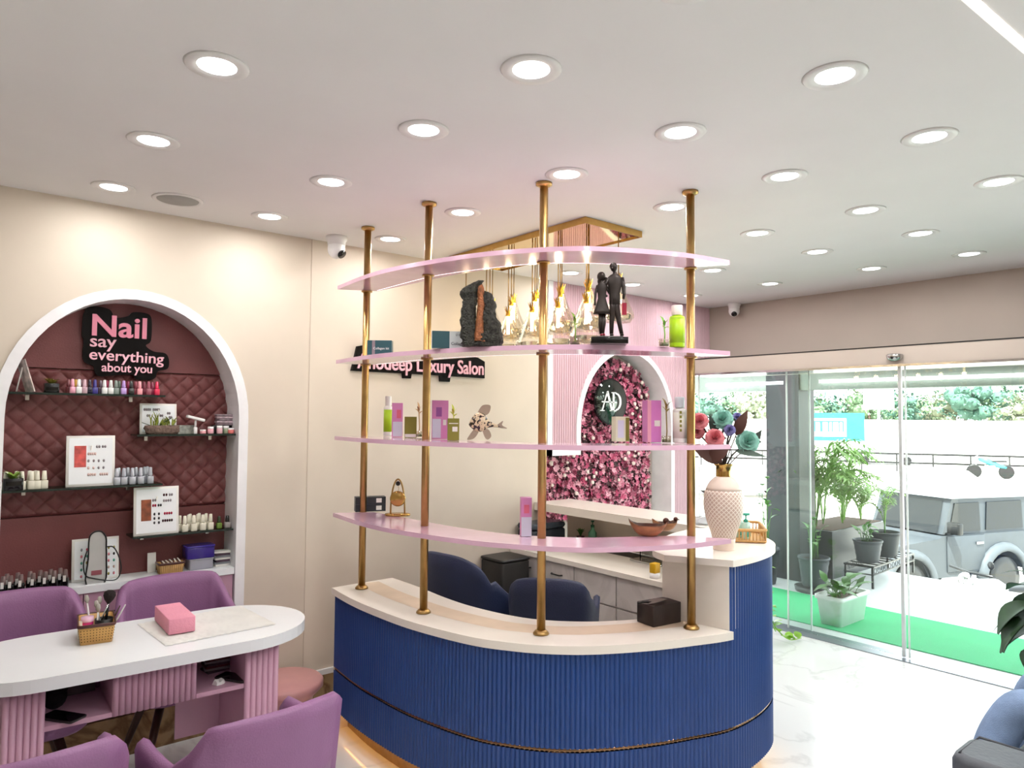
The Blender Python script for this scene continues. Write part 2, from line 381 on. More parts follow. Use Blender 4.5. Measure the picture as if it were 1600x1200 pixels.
def dome(px, py, label, yaw, sc=1):
    p = at(px, py, Z=ZC); t = thing('dome_camera', label, 'security camera', p, 0); t.scale = (sc,)*3
    MB().m(M_white).lathe([(0, 0), (.06, 0), (.06, -.02), (.052, -.028), (.05, -.05), (0, -.05)], n=28).build('mount', None, t)
    b = MB().m(M_white); b.ball((0, 0, -.07), .05, 20, 12, (1, 1, 1.15)); b.build('body', None, t)
    e = MB().m(M_blackg); e.lathe([(0, .0), (.024, .0), (.026, -.012), (.0, -.012)], n=18)
    dv = Vector((math.cos(yaw)*.75, math.sin(yaw)*.75, -.66)); e.xf(Matrix.Translation(Vector((0, 0, -.07))+dv*.046) @ dv.to_track_quat('Z', 'Y').to_matrix().to_4x4() @ Matrix.Scale(-1, 4, (0, 0, 1))).build('lens', None, t)
    return t
dome(526, 370, 'white dome security camera on the ceiling left of the brass poles', math.radians(-65))
dome(1147, 474, 'white dome security camera high in the far corner above the entrance', math.radians(213), .95)

# ================================================================ RECEPTION DESK
FR = catmull([(1.715, 3.57), (1.693, 3.3), (1.695, 3.05), (1.72, 2.76), (1.796, 2.44), (1.886, 2.265), (1.99, 2.135), (2.126, 2.025), (2.328, 1.92), (2.52, 1.85), (2.738, 1.79), (2.985, 1.80), (3.21, 1.865), (3.37, 1.99), (3.47, 2.16), (3.47, 2.34), (3.36, 2.45)], 12)
FR = [Vector((p.x, p.y)) for p in FR]
def resample(P, step):
    out = [P[0].copy()]; acc = 0
    for a, b in zip(P, P[1:]):
        L = (b-a).length; d = 0
        while acc+L-d >= step:
            d += step-acc; acc = 0; out.append(a+(b-a)*(d/L))
        acc += L-d
    return out
BF = offset(FR, .022)
icut = min(range(len(BF)), key=lambda i: (BF[i]-Vector((2.745, 1.815))).length)
desk = thing('reception_desk', 'curved royal blue fluted reception desk with cream stone top and raised right end', 'reception desk', (2.4, 2.6, 0))
def D(mb, name, m=None, par=None):
    mb.xf(Matrix.Translation((-2.4, -2.6, 0))); return mb.build(name, m, par or desk)
def fluted(P, z0, z1, pitch=.0205, depth=.006):
    R = resample(P, pitch/4); mb = MB(); O = offset(R, 0); pts = []
    for i, p in enumerate(R):
        t = (R[min(i+1, len(R)-1)]-R[max(i-1, 0)]).normalized(); h = depth*abs(math.sin(PI*i/4)); pts.append((p.x+t.y*h, p.y-t.x*h))
    mb.rings([[(x, y, z) for x, y in pts] for z in (z0, z1)], closed=False, smooth=False)
    q = offset(R, .02); mb.rings([[(a.x, a.y, z) for a in q] for z in (z1, z0)], closed=False)
    return mb
ZB = .115
D(fluted(BF[:icut+1], ZB, .315), 'lower_front', M_blue); D(fluted(BF[:icut+1], .33, .711), 'upper_front', M_blue)
D(fluted(BF[icut:], ZB, .315), 'lower_front', M_blue); D(fluted(BF[icut:], .33, 1.021), 'raised_front', M_blue)
mb = MB(); q = offset(FR, .021); q2 = offset(FR, .04); mb.rings([[(a.x, a.y, .313) for a in q2], [(a.x, a.y, .313) for a in q], [(a.x, a.y, .331) for a in q], [(a.x, a.y, .331) for a in q2]], closed=False)
D(mb, 'gold_band', mat('copper_mirror', '#8f6f52', .08, 1))
mb = MB(); q = offset(FR, .10); q2 = offset(FR, .12); mb.rings([[(a.x, a.y, .0) for a in q], [(a.x, a.y, ZB) for a in q], [(a.x, a.y, ZB) for a in offset(FR, .022)]], closed=False)
D(mb, 'toe_kick', mat('gold_laminate', '#b7935f', .3, .3, var=.15, scale=20))
mb = MB(); q = offset(FR, .085); mb.rings([[(a.x+.0, a.y, ZB-.004) for a in q], [(a.x, a.y, ZB-.004) for a in offset(FR, .093)]], closed=False)
D(mb, 'toe_light', mat('warm_strip', '#ffdd99', .4, emit='#ffb65c', es=14))
IN = [Vector(v) for v in [(2.09, 3.58), (2.092, 3.3), (2.078, 3.05), (2.085, 2.82), (2.137, 2.569), (2.22, 2.41), (2.363, 2.275), (2.544, 2.175), (2.69, 2.12)]]
INc = [Vector((p.x, p.y)) for p in catmull(IN, 6)]
ic2 = min(range(len(FR)), key=lambda i: (FR[i]-Vector((2.745, 1.79))).length)
low = [(p.x, p.y) for p in FR[:ic2+1]]+[(p.x, p.y) for p in INc[::-1]]
mb = MB().prism(low, .711, .745); D(mb, 'counter_top', M_top)
mb = MB(); q = offset([Vector((a.x, a.y)) for a in FR[:ic2+1]], .15); q2 = offset([Vector((a.x, a.y)) for a in FR[:ic2+1]], .27)
D(MB().rings([[(a.x, a.y, .7455) for a in q], [(a.x, a.y, .7455) for a in q2]], closed=False), 'inlay_band', mat('beige_inlay', '#e3cdb4', .25))
# staff side and end panel
mb = MB().m(M_top); I2 = offset(INc, -.03); mb.rings([[(p.x, p.y, z) for p in I2] for z in (0, .711)], closed=False); mb.box((1.735, 3.55, .0), (2.08, 3.57, .711))
D(mb, 'inner_panel')
# raised end
RT = [(p.x, p.y) for p in FR[ic2:]]+[(p.x, p.y) for p in catmull([(3.36, 2.45), (3.1, 2.40), (2.85, 2.30), (2.66, 2.17), (2.595, 2.05)], 6)]
D(MB().prism(RT, 1.021, 1.05), 'raised_top', M_top)
mb = MB().m(M_top); mb.prism([(2.738, 1.812), (2.80, 1.806), (2.80, 2.22), (2.68, 2.13)], .745, 1.021)
mb.prism([(2.70, 2.10), (2.80, 2.22), (3.35, 2.42), (3.36, 2.39), (2.82, 2.19)], 0, 1.021)
D(mb, 'side_panel')
# ---- brass pole shelf standing on the desk
POL = [(1.832, 3.457), (1.839, 2.860), (2.056, 2.278), (2.631, 1.931)]; SZ = [1.15, 1.555, 1.96, 2.36]
stand = thing('display_shelf', 'tall stand of four brass poles carrying four curved pink shelves on the desk', 'shelf', (2.06, 2.28, .745))
SO = Matrix.Translation((-2.06, -2.28, -.745))
for x, y in POL:
    mb = MB().lathe([(.0185, .746), (.0185, ZC-.001)], (x, y, 0), 20).xf(SO); po = mb.build('pole', M_goldd, stand)
    MB().lathe([(.0, .7465), (.034, .7465), (.034, .752), (.024, .763), (.0188, .765)], (x, y, 0), 24).xf(SO).build('foot_flange', M_goldd, po)
    MB().lathe([(.0188, ZC-.02), (.024, ZC-.018), (.036, ZC-.012), (.036, ZC-.001), (0, ZC-.001)], (x, y, 0), 24).xf(SO).build('ceiling_flange', M_goldd, po)
    for z in SZ: MB().lathe([(.0188, z-.026), (.029, z-.026), (.029, z-.0205), (.0188, z-.0205)], (x, y, 0), 20).xf(SO).build('shelf_collar', M_goldd, po)
SF = catmull([(1.69, 3.52), (1.66, 3.2), (1.66, 2.95), (1.70, 2.7), (1.745, 2.52), (1.81, 2.34), (1.92, 2.15), (2.02, 2.03), (2.13, 1.95), (2.27, 1.88), (2.46, 1.81), (2.70, 1.775)], 6)
SB = catmull([(2.60, 1.95), (2.43, 2.05), (2.22, 2.17), (2.08, 2.32), (1.99, 2.50), (1.93, 2.78), (1.905, 3.09), (1.875, 3.42)], 6)
SP = [(p.x, p.y) for p in SF]+[(p.x, p.y) for p in SB]
LS = [Vector((p.x, p.y)) for p in catmull([(1.865, 3.4), (1.87, 2.9), (1.93, 2.62), (2.02, 2.39), (2.10, 2.27), (2.3, 2.11), (2.6, 1.955)], 8)]
for z in SZ:
    sh = MB().prism(SP, z-.02, z).xf(SO).build('shelf', M_pink, stand)
    if z > 1.9: MB().rings([[(a.x, a.y, z-.0205) for a in LS], [(a.x, a.y, z-.0205) for a in offset(LS, -.0035)]], closed=False).xf(SO).build('led_strip', M_ledp, sh)

# ================================================================ FIRST RECESS: quilted wall, cabinet, glass shelves
def quilt():
    m = mat('quilted_leather', '#6c3838', .5); nt = m.node_tree; N = nt.nodes; L = nt.links; b = N['Principled BSDF']
    return m
mb = MB(); mb.m(M_maroon)
# plain padded top and bottom, diamond tufting between
mb.box((.25, 4.10, .84), (1.36, 4.139, 1.165)); mb.box((.25, 4.10, 1.885), (1.36, 4.139, 2.26))
hx, hz = .0375, .0375
nx, nz = int(1.1/hx*2), 38
X0, Z0, Z1 = .26, 1.168, 1.882
cols = 300; rws = 200
G = []
for j in range(rws+1):
    row = []
    for i in range(cols+1):
        x = X0+1.09*i/cols; z = Z0+(Z1-Z0)*j/rws
        u = (x+z)/.085; v = (x-z)/.085; a = abs(math.sin(PI*u)); c = abs(math.sin(PI*v)); h = min(1, (a*c)**.3)*.017
        e = min(1, min(z-Z0, Z1-z)/.012); row.append((x, 4.115-h*max(0, e), z))
    G.append(row)
mb.rings(G, closed=False)
t = mb.build('quilted_wall_panel'); tag(t, 'dark maroon diamond quilted leather lining at the back of the left arched recess', 'wall panel')
# cabinet with drawers and its white counter
CF = 3.925
cab = thing('recess_cabinet', 'pinkish mauve base cabinet with drawers under the white counter in the arched recess', 'cabinet', (.8, CF, 0))
def C(mb, n, m=None, par=None): return mb.xf(Matrix.Translation((-.8, -CF, 0))).build(n, m, par or cab)
C(MB().box((.285, CF+.02, 0), (1.315, 4.135, .812)), 'body', M_mauve); C(MB().box((.285, CF-.008, 0), (1.315, CF+.02, .19)), 'plinth', M_brown)
for (x0, x1) in ((.29, .615), (.62, .995), (1.0, 1.312)):
    for z0, z1 in ((.62, .808), (.41, .612), (.2, .402)):
        dr = C(MB().box((x0, CF, z0), (x1, CF+.02, z1)), 'drawer', M_mauve)
    C(MB().box((x0+.1, CF-.006, .706), (x1-.1, CF, .712)), 'handle_groove', M_black, dr)
cab2 = MB().box((.284, CF-.012, .812), (1.316, 4.098, .845)).build('recess_counter', M_topw); tag(cab2, 'white counter board on the mauve cabinet in the arched recess', 'counter')
GS = {'a': (.285, .955, 1.76), 'b': (.83, 1.315, 1.56), 'c': (.285, .955, 1.31), 'd': (.825, 1.315, 1.05)}
GL = {'a': 'topmost dark edged glass shelf at the left, under the nail sign', 'b': 'upper right glass shelf holding the stone planter and pink jars', 'c': 'middle left glass shelf with the large framed colour card', 'd': 'lower right glass shelf with the cream bottles and tilted card'}
for k, (x0, x1, z) in GS.items():
    g = thing('glass_shelf', GL[k], 'shelf', ((x0+x1)/2, 4.02, z), group='glass shelves in the arched recess')
    w_ = (x1-x0)/2
    MB().box((-w_, -.075, -.008), (w_, .075, 0)).build('glass_board', M_gshelf, g)
    MB().box((-w_, -.077, -.009), (w_, -.075, .0005)).build('front_edge', M_gedged, g)
    for bx in (-w_*.72, w_*.6): MB().box((bx-.008, .05, -.035), (bx+.008, .078, -.009)).build('bracket', M_chrome, g)

# sign: dark backing with four lines of lettering
def hull_sign(name, label, cat, org, backing, depth, lines, par_rot=0):
    t = thing(name, label, cat, org)
    for pts in backing: MB().prismy(pts, 0, depth).build('backing_board', M_blackg, t)
    return t
M_letter = mat('pink_letters', '#e88fa5', .35, emit='#e8879e', es=.15); M_letter2 = mat('pale_pink_letters', '#f0b9c6', .35, emit='#f0a9b8', es=.12)
M_acr = mat('black_acrylic', '#0d0807', .35, ior=1.2)
Y0 = 4.07
def sp(px, py): p = at(px, py, Y=Y0); return (p.x, p.z)
outl = [(133,484),(152,479),(172,484),(180,496),(200,494),(208,488),(230,490),(237,500),(236,532),(228,540),(240,549),(258,552),(264,562),(262,576),(247,580),(243,590),(232,594),(212,592),(205,585),(160,588),(149,583),(146,572),(134,567),(129,556),(131,532),(128,520)]
q = [sp(*p) for p in outl]; cx = sum(p[0] for p in q)/len(q); cz = sum(p[1] for p in q)/len(q)
q = [(p.x-cx, p.y-cz) for p in catmull([(a, b) for a, b in q], 4, True)] if False else [(p.x, p.y) for p in catmull([(a-cx, b-cz, 0) for a, b in q], 4, True)]
sg = thing('wall_sign', 'black cut-out sign with pink words Nail say everything about you on maroon leather', 'sign', (cx, Y0, cz))
MB().prismy(q, 0, .02).build('backing_board', M_acr, sg)
for o_ in (0,):
    pass
def word(s, px, py, size, m, sx=1, bold=.0, tilt=0):
    p = sp(px, py); o = text('lettering', s, size, m, sg, (p[0]-cx, -.006, p[1]-cz), (PI/2, tilt, 0), .005, bold, 'LEFT', sx); return o
word('Nail', 140, 523, .150, M_letter, 1.07, .003); word('say', 139, 541, .088, M_letter2, 1.08, .0008); word('everything', 138, 561, .078, M_letter2, 1.05, .0006, .02); word('about you', 158, 580, .062, M_letter2, .93, .0006)

# ---------------- bottles and small things on the recess shelves
def bottle_parts(body, cap, h=1.0):
    t = thing('nail_polish_bottle', '', 'bottle')
    mb = MB(); mb.rbox((-.0125, -.0125, 0), (.0125, .0125, .032*h), .005, 2); mb.lathe([(.007, .031*h), (.007, .036*h)], n=8); mb.build('bottle', body, t)
    MB().lathe([(.0085, .034*h), (.0092, .037*h), (.0066, .068*h), (0, .0695*h)], n=10).build('cap', cap, t)
    return t
def put(p, x, y, z, label, group, rz=0, sc=1):
    c = dup(p, (x, y, z), rz, label, group); c.scale = (sc,)*3; return c
def recol(t, body, cap):
    for o in COL.objects:
        if o.parent == t:
            me = o.data.copy(); o.data = me; me.materials.clear(); me.materials.append(cap if o.name.startswith('cap') else body)
proto = {}
BC = [('#e8a3b6', 'pale pink'), ('#ecebe9', 'clear white'), ('#c8a5b0', 'dusty pink'), ('#1b1b30', 'navy black'), ('#3d3685', 'indigo'), ('#e9e8e6', 'white capped'), ('#dfe0de', 'milky white'), ('#7d8a82', 'grey green'), ('#bb9ad8', 'lilac'), ('#222222', 'black'), ('#ef9fa8', 'peach pink'), ('#9a4d5d', 'dull mauve'), ('#d8234f', 'bright red')]
BX = [113, 123, 132, 140, 148, 163, 173, 181, 193, 205, 218, 232, 245]
for (c, nm), px in zip(BC, BX):
    m = mat('polish_'+nm.replace(' ', '_'), c, .15, coat=.5); mc = m
    t = bottle_parts(m, mc); p = at(px, 610, Y=3.975)
    t.location = (p.x, 3.975, 1.7605); t['label'] = nm+' nail polish bottle in the front row on the topmost glass shelf'; t['group'] = 'nail polishes on the top shelf'
back = [('#7a3b3f', 'maroon', 107), ('#caa23f', 'mustard gold', 118), ('#6b4650', 'plum', 127), ('#5a4a57', 'smoky purple', 157), ('#8d2443', 'wine red', 167), ('#66766a', 'olive grey', 186), ('#7e2240', 'berry', 200), ('#8c3a48', 'brick rose', 212), ('#7a3444', 'dark rose', 225), ('#8b2d49', 'crimson', 238)]
for c, nm, px in back:
    t = bottle_parts(mat('polish_'+nm.replace(' ', '_'), c, .2, coat=.5), MATS['polish_'+nm.replace(' ', '_')]); p = at(px, 608, Y=4.02)
    t.location = (p.x, 4.02, 1.7605); t['label'] = nm+' nail polish bottle in the back row of the topmost glass shelf'; t['group'] = 'nail polishes on the top shelf'
M_creamb = mat('cream_bottle', '#e6e2cf', .3); M_silver = mat('silver_bottle', '#b9bcc4', .15, .3)
cb = bottle_parts(M_creamb, M_creamb); 
def row(proto_, lst, z, yb, label, group, h=1, first=None):
    for i, (px, dy) in enumerate(lst):
        Y = yb+dy; p = at(px, 700, Y=Y)
        if i == 0 and first: t = first; t.location = (p.x, Y, z)
        else: t = dup(proto_, (p.x, Y, z))
        t.scale = (h, h, h); t['label'] = label; t['group'] = group; t['category'] = 'bottle'
row(cb, [(60, 0), (51, .0), (71, .0), (11, 0), (28, .03), (36, .0), (48, .03), (57, .03)], 1.3105, 3.985, 'cream coloured nail bottle in the cluster at the left of the middle left glass shelf', 'cream bottles on the middle shelf', 1.22, cb)
for X_, Y_ in []: pass
row(cb, [(292, 0), (306, 0), (320, 0), (332, 0), (284, .03), (298, .035), (312, .035), (325, .035), (300, .065), (314, .065)], 1.0505, 3.975, 'cream coloured nail bottle right of the tilted card on the lower right glass shelf', 'cream bottles on the lower right shelf', 1.2)
sb = bottle_parts(M_silver, M_silver)
row(sb, [(195, 0), (208, 0), (221, 0), (236, 0), (187, .03), (201, .035), (214, .03), (227, .035), (184, .0), (231, .06)], 1.3105, 3.985, 'silver white nail bottle right of the framed colour card on the middle left shelf', 'silver bottles beside the colour card', 1.2, sb)
gb = bottle_parts(mat('green_bottle', '#6c8a3a', .15, coat=.5), mat('dark_cap', '#2b3a1c', .3)); gb.location = (at(342, 820, Y=3.985).x, 3.985, 1.0505); gb.scale = (1.1, 1.1, .95); gb['label'] = 'small green bottle at the right of the lower right glass shelf'
kb = bottle_parts(mat('clear_grey_bottle', '#a49c9a', .15), M_black); kb.location = (at(355, 820, Y=3.985).x, 3.985, 1.0505); kb.scale = (1.25, 1.25, .95); kb['label'] = 'grey bottle with black cap at the right end of the lower right shelf'
# black bottles along the white counter
def gel():
    t = thing('gel_polish_bottle', '', 'bottle')
    MB().rbox((-.014, -.014, 0), (.014, .014, .045), .005, 2).build('bottle', M_blackg, t)
    MB().lathe([(.011, .045), (.0115, .05), (.0085, .082), (0, .084)], n=10).build('cap', mat('grey_brown_cap', '#6a5552', .3), t)
    MB().box((-.006, -.0145, .03), (.006, -.0138, .058)).build('label', M_paper, t); return t
g0 = gel()
for i, (px, dy) in enumerate([(2, 0), (17, 0), (33, 0), (52, 0), (71, 0), (85, .0), (102, .0), (11, .05), (28, .05), (47, .05), (63, .05), (79, .05), (94, .05)]):
    Y = 3.95+dy; p = at(px, 900, Y=Y); p.x = max(p.x, .305); t = g0 if i == 0 else dup(g0, (0, 0, 0)); t.location = (p.x, Y, .8455); t.rotation_euler.z = -.35
    t['label'] = 'black gel polish bottle with grey cap at the left of the recess counter'; t['group'] = 'black gel polishes on the recess counter'

def sheet(t, pts, th, m, name='card'): pass
def easel_card(name, label, x0, x1, zb, zt, y, kind, tilt=.12, rz=0, img=None, spots=(), cat='display card'):
    """framed colour card leaning on a back leg; local frame: x right, z up"""
    w, h = x1-x0, zt-zb; t = thing(name, label, cat, ((x0+x1)/2, y, zb), rz)
    R = Matrix.Rotation(-tilt, 4, 'X')
    fr = MB(); fr.m(M_paper); b = .1*w
    fr.rbox((-w/2, -.004, 0), (w/2, .004, h), .002, 1, .001); o = fr.xf(R).build('frame', None, t)
    MB().box((-w/2+b*.55, -.0055, b*.55), (w/2-b*.55, -.004, h-b*.55)).xf(R).build('inner_card', M_topw, t)
    MB().tube([(0, .004, h*.8), (0, h*.38, .004)], .004, 6).build('back_leg', M_paper, t)
    if img: MB().box((-w/2+w*.16, -.0066, h*img[1]), (-w/2+w*.16+w*img[3], -.0055, h*img[2])).xf(R).build('picture', img[0], t)
    for (u, v, du, dv, m, n) in spots:
        for k in range(n):
            MB().lathe([(0, 0), (.0045, 0), (.005, -.0012), (0, -.0014)], n=8).xf(R @ Matrix.Translation((-w/2+w*(u+du*k), -.0056, h*(v+dv*k))) @ Matrix.Scale(1.5, 4, (0, 0, 1)) @ Matrix.Rotation(-PI/2, 4, 'X')).build('nail_sample', m, t)
    return t
n_g = mat('nail_grey', '#8d8488', .3); n_r = mat('nail_crimson', '#a31d3c', .25); n_d = mat('nail_dark_wine', '#3a0f1c', .25); n_n = mat('nail_nude', '#d8b9b2', .3); n_k = mat('nail_black', '#232026', .3)
p0 = at(103, 758, Y=3.97); p1 = at(181, 684, Y=3.99)
easel_card('colour_card', 'large white framed nail colour card with red picture on the middle left glass shelf', p0.x, p1.x, 1.3105, p1.z+.012, 3.985, 0, .10, 0, (mat('red_print', '#c8544e', .5, var=.35, scale=30), .38, .80, .24),
    [(.62, .78, .05, 0, n_g, 2), (.74, .78, .05, 0, n_g, 2), (.45, .64, .045, 0, n_n, 4), (.45, .50, .105, 0, n_g, 4), (.45, .36, .105, 0, n_n, 2), (.66, .36, .1, 0, n_g, 2), (.45, .23, .045, 0, n_n, 4), (.70, .23, .045, 0, n_n, 4)])
p0 = at(211, 836, Y=3.95); p1 = at(278, 762, Y=3.97)
easel_card('colour_card', 'tilted white framed nail colour card with orange picture on the lower right glass shelf', p0.x-.005, p1.x+.008, 1.0505, p1.z+.01, 3.965, 0, .10, 0, (mat('orange_print', '#8a4a2c', .5, var=.5, scale=25), .30, .74, .22),
    [(.66, .82, .055, 0, n_d, 2), (.79, .82, .05, 0, n_g, 2), (.42, .72, .05, 0, n_g, 2), (.66, .70, .05, 0, n_g, 4), (.42, .61, .05, 0, n_r, 2), (.54, .61, .05, 0, n_k, 2), (.45, .43, .1, 0, n_k, 2), (.45, .34, .1, 0, n_k, 2), (.45, .25, .1, 0, n_k, 2), (.68, .43, .05, 0, n_r, 4), (.64, .28, .05, 0, n_d, 5)])
p0 = at(218, 676, Y=4.03); p1 = at(277, 631, Y=4.03)
easel_card('colour_card', 'plain white nail sample card behind the stone planter on the upper right shelf', p0.x, p1.x, 1.5605, p1.z, 4.03, 0, .1, 0, None, [(.12, .8, .05, 0, n_g, 4), (.36, .8, .05, 0, n_g, 4), (.2, .6, .05, 0, n_g, 2), (.55, .6, .05, 0, n_g, 2), (.75, .68, .05, 0, n_g, 2), (.8, .55, .05, 0, n_g, 2)])
# swatch frame on the counter
p0 = at(112, 903, Y=4.02); p1 = at(188, 838, Y=4.02)
cols_ = [mat('swatch_'+n, c, .3) for n, c in (('red', '#c3405a'), ('pink', '#d9808c'), ('grey', '#8a8a90'), ('black', '#2a2426'), ('green', '#4f9a80'), ('olive', '#a39545'), ('nude', '#cfb0a4'))]
random.seed(3)
sp_ = [(.2+.115*i, .12+.155*j, 0, 0, random.choice(cols_), 1) for i in range(7) for j in range(5)]
easel_card('swatch_frame', 'silver edged frame of coloured nail swatches behind the clear pouch on the counter', p0.x, p1.x, .8455, p1.z, 4.03, 0, .12, 0, None, sp_)
# tent card seen edge-on and potted plants
t = thing('tent_card', 'folded picture card standing edge-on at the left end of the topmost glass shelf', 'display card', (at(48, 608, Y=3.99).x, 3.99, 1.7605))
MB().box((-.002, -.05, 0), (.002, .05, .155)).xf(Matrix.Rotation(-.28, 4, 'Y') @ Matrix.Rotation(.25, 4, 'Z')).build('card', mat('photo_print', '#cdbdb6', .4, var=.5, scale=30), t)
MB().tube([(-.035, 0, .115), (-.055, 0, .003)], .003, 6).build('back_leg', M_paper, t)
def pot_plant(x, y, z, label, s=1, kind='succulent'):
    t = thing('potted_succulent', label, 'plant', (x, y, z))
    MB().rbox((-.03*s, -.03*s, 0), (.03*s, .03*s, .045*s), .006*s, 2).build('pot', M_blackg, t)
    mb = MB()
    for i in range(22):
        a = i*2.4; r = .01+.018*random.random(); h = .045*s+.025*s*random.random()
        mb.leaf((.006*math.cos(a), .006*math.sin(a), .04*s), (s*(r+.018)*math.cos(a), s*(r+.018)*math.sin(a), h), .012*s, n=3)
    mb.build('leaves', mat('succulent_green', '#7f9c3e', .4, var=.3) if kind == 'succulent' else mat('succulent_gold', '#8a7f35', .5, var=.4, scale=30), t)
    return t
pot_plant(at(80, 608, Y=3.985).x, 3.985, 1.7605, 'small yellowish plant in a square black pot on the topmost glass shelf', 1.0, 'gold')
pot_plant(at(20, 766, Y=3.965).x, 3.975, 1.3105, 'green succulent in a square black pot at the left end of the middle left shelf', 1.25)
# stone planter with grasses
c = at(253, 676, Y=3.985)
t = thing('stone_planter', 'rough stone trough of small green plants in front of the white card', 'plant', (c.x, 3.985, 1.5605))
mb = MB(); 
rr = [[(.085*math.cos(a)*k*(1+.06*math.sin(5*a+z*200)), .026*math.sin(a)*k*(1+.05*math.cos(7*a)), z) for a in [2*PI*i/28 for i in range(28)]] for z, k in ((0, .85), (.012, .95), (.03, 1), (.045, .97), (.046, .8), (.038, .75))]
mb.rings(rr, True, True); mb.build('trough', mat('rough_stone', '#6e5a50', .85, var=.4, scale=60, bump=.6, bscale=90), t)
mb = MB()
for i in range(34):
    x = -.06+.12*random.random(); l = .03+.05*random.random()*(1 if x < -.01 else .5); mb.leaf((x, random.uniform(-.01, .01), .036), (x+random.uniform(-.03, .03), random.uniform(-.025, .02), .04+l), .008, n=3)
mb.build('foliage', mat('yellow_green', '#8f9a3c', .5, var=.35, scale=30), t)
mb = MB()
mb.tube([(-.02, -.005, .04), (.01, -.01, .065), (.045, -.01, .085)], .0022, 6); mb.tube([(-.05, -.01, .042), (-.10, -.02, .06)], .0015, 6); mb.build('twig', M_leafd, t)
# white folded lamp, bottle, jars, and packs
c = at(305, 676, Y=3.985)
t = thing('nail_lamp', 'small white folding nail lamp on a stalk on the upper right shelf', 'lamp', (c.x, 3.985, 1.5605))
MB().rbox((-.009, -.009, 0), (.009, .009, .035), .004, 2).build('base', M_white, t); MB().lathe([(.006, .035), (.0055, .075)], n=12).build('stalk', M_white, t)
MB().rbox((-.045, -.02, -.007), (.045, .02, .007), .004, 2).xf(Matrix.Translation((0, 0, .082)) @ Matrix.Rotation(.25, 4, 'Y')).build('head', M_white, t)
jl = [('#e9a5ad', 'pale pink jar beside the folding lamp', 317, 0, .6), ('#f0b3c0', 'light pink jar with white lid second beside the lamp', 329, 0, 1), ('#e9bcc4', 'blush jar with tall white lid in the jar row', 343, 0, 1.15), ('#a9b59a', 'sage green jar with pale lid in the jar row', 353, .02, 1.1), ('#ea7f7b', 'coral red jar with no lid in the jar row', 361, 0, .8), ('#9a8d92', 'grey jar with clear lid at the right end of the jars', 370, .01, 1.1)]
for c_, lb, px, dy, s_ in jl:
    p = at(px, 676, Y=3.975+dy); t = thing('cosmetic_jar', lb, 'jar', (p.x, 3.975+dy, 1.5605), group='jars on the upper right shelf')
    mm = mat('jar_'+lb.split(' jar')[0].replace(' ', '_'), c_, .2, coat=.5)
    MB().lathe([(0, 0), (.014, 0), (.0155, .003), (.0155, .024*s_), (.013, .027*s_), (0, .027*s_)], n=18).build('jar', mm, t)
    MB().lathe([(.0145, .026*s_), (.015, .028*s_), (.0145, .038*s_), (0, .0385*s_)], n=18).build('lid', M_white, t)
for i in range(5):
    c = at(352, 640, Y=4.04); t = MB().rbox((-.045, -.03, 0), (.045, .03, .011), .006, 2).build('nail_tip_pack', mat('plastic_pack_%d' % (i % 2), ['#8f7f86', '#c7b3bb'][i % 2], .3, var=.4, scale=50))
    t.location = (c.x+random.uniform(-.008, .006), 4.04, 1.5605+.045+i*.0125); t.rotation_euler.z = random.uniform(-.15, .15)
    tag(t, ['lowest', 'second lowest', 'middle', 'second highest', 'topmost'][i]+' flat plastic pack in the stack at the right of the upper right shelf', 'pack', 'stacked packs in the recess')
t = MB().rbox((-.058, -.026, 0), (.058, .026, .0445), .004, 2).build('black_case', M_black, loc=(at(348, 660, Y=4.045).x, 4.045, 1.5605)); tag(t, 'low black case under the stack of plastic packs on the upper right shelf', 'case')
t = MB().box((-.04, -.02, 0), (.04, .02, .045)).build('paper_stack', mat('grey_paper', '#a8aaa2', .7, var=.4, scale=60), loc=(at(290, 660, Y=4.04).x, 4.045, 1.5605)); tag(t, 'grey paper bundle behind the folding lamp on the upper right shelf', 'papers')
# clear pouch with black straps
c = at(150, 908, Y=3.955); t = thing('clear_pouch', 'tall clear plastic pouch with black piping and strap on the recess counter', 'bag', (c.x, 3.955, .8455))
out = [(-.041, .0), (.036, .0), (.04, .12), (.038, .17), (.036, .215), (.02, .243), (0, .25), (-.022, .243), (-.036, .215), (-.037, .12)]
pp = [(p.x, p.y) for p in catmull([(a, b, 0) for a, b in out], 4, True)]
MB().prismy(pp, -.004, .012).build('pouch', mat('frosted_plastic', '#c9cac6', .25, alpha=.85), t)
MB().tube([(a, -.006, b) for a, b in pp]+[(pp[0][0], -.006, pp[0][1])], .0035, 6).build('piping', M_black, t)
MB().tube([(p.x, p.y, p.z) for p in catmull([(.04, .0, .17), (.07, 0, .165), (.093, -.005, .12), (.105, -.01, .06), (.09, -.01, .012), (.05, -.008, .008), (-.01, -.009, .025), (-.046, -.006, .045), (-.055, 0, .1), (-.042, .0, .16)], 5)], .004, 6, flat=.6).build('strap', M_black, t)
MB().box((-.022, -.0055, .04), (.022, -.0042, .062)).build('patch', mat('dusty_red_patch', '#94525a', .5), t)
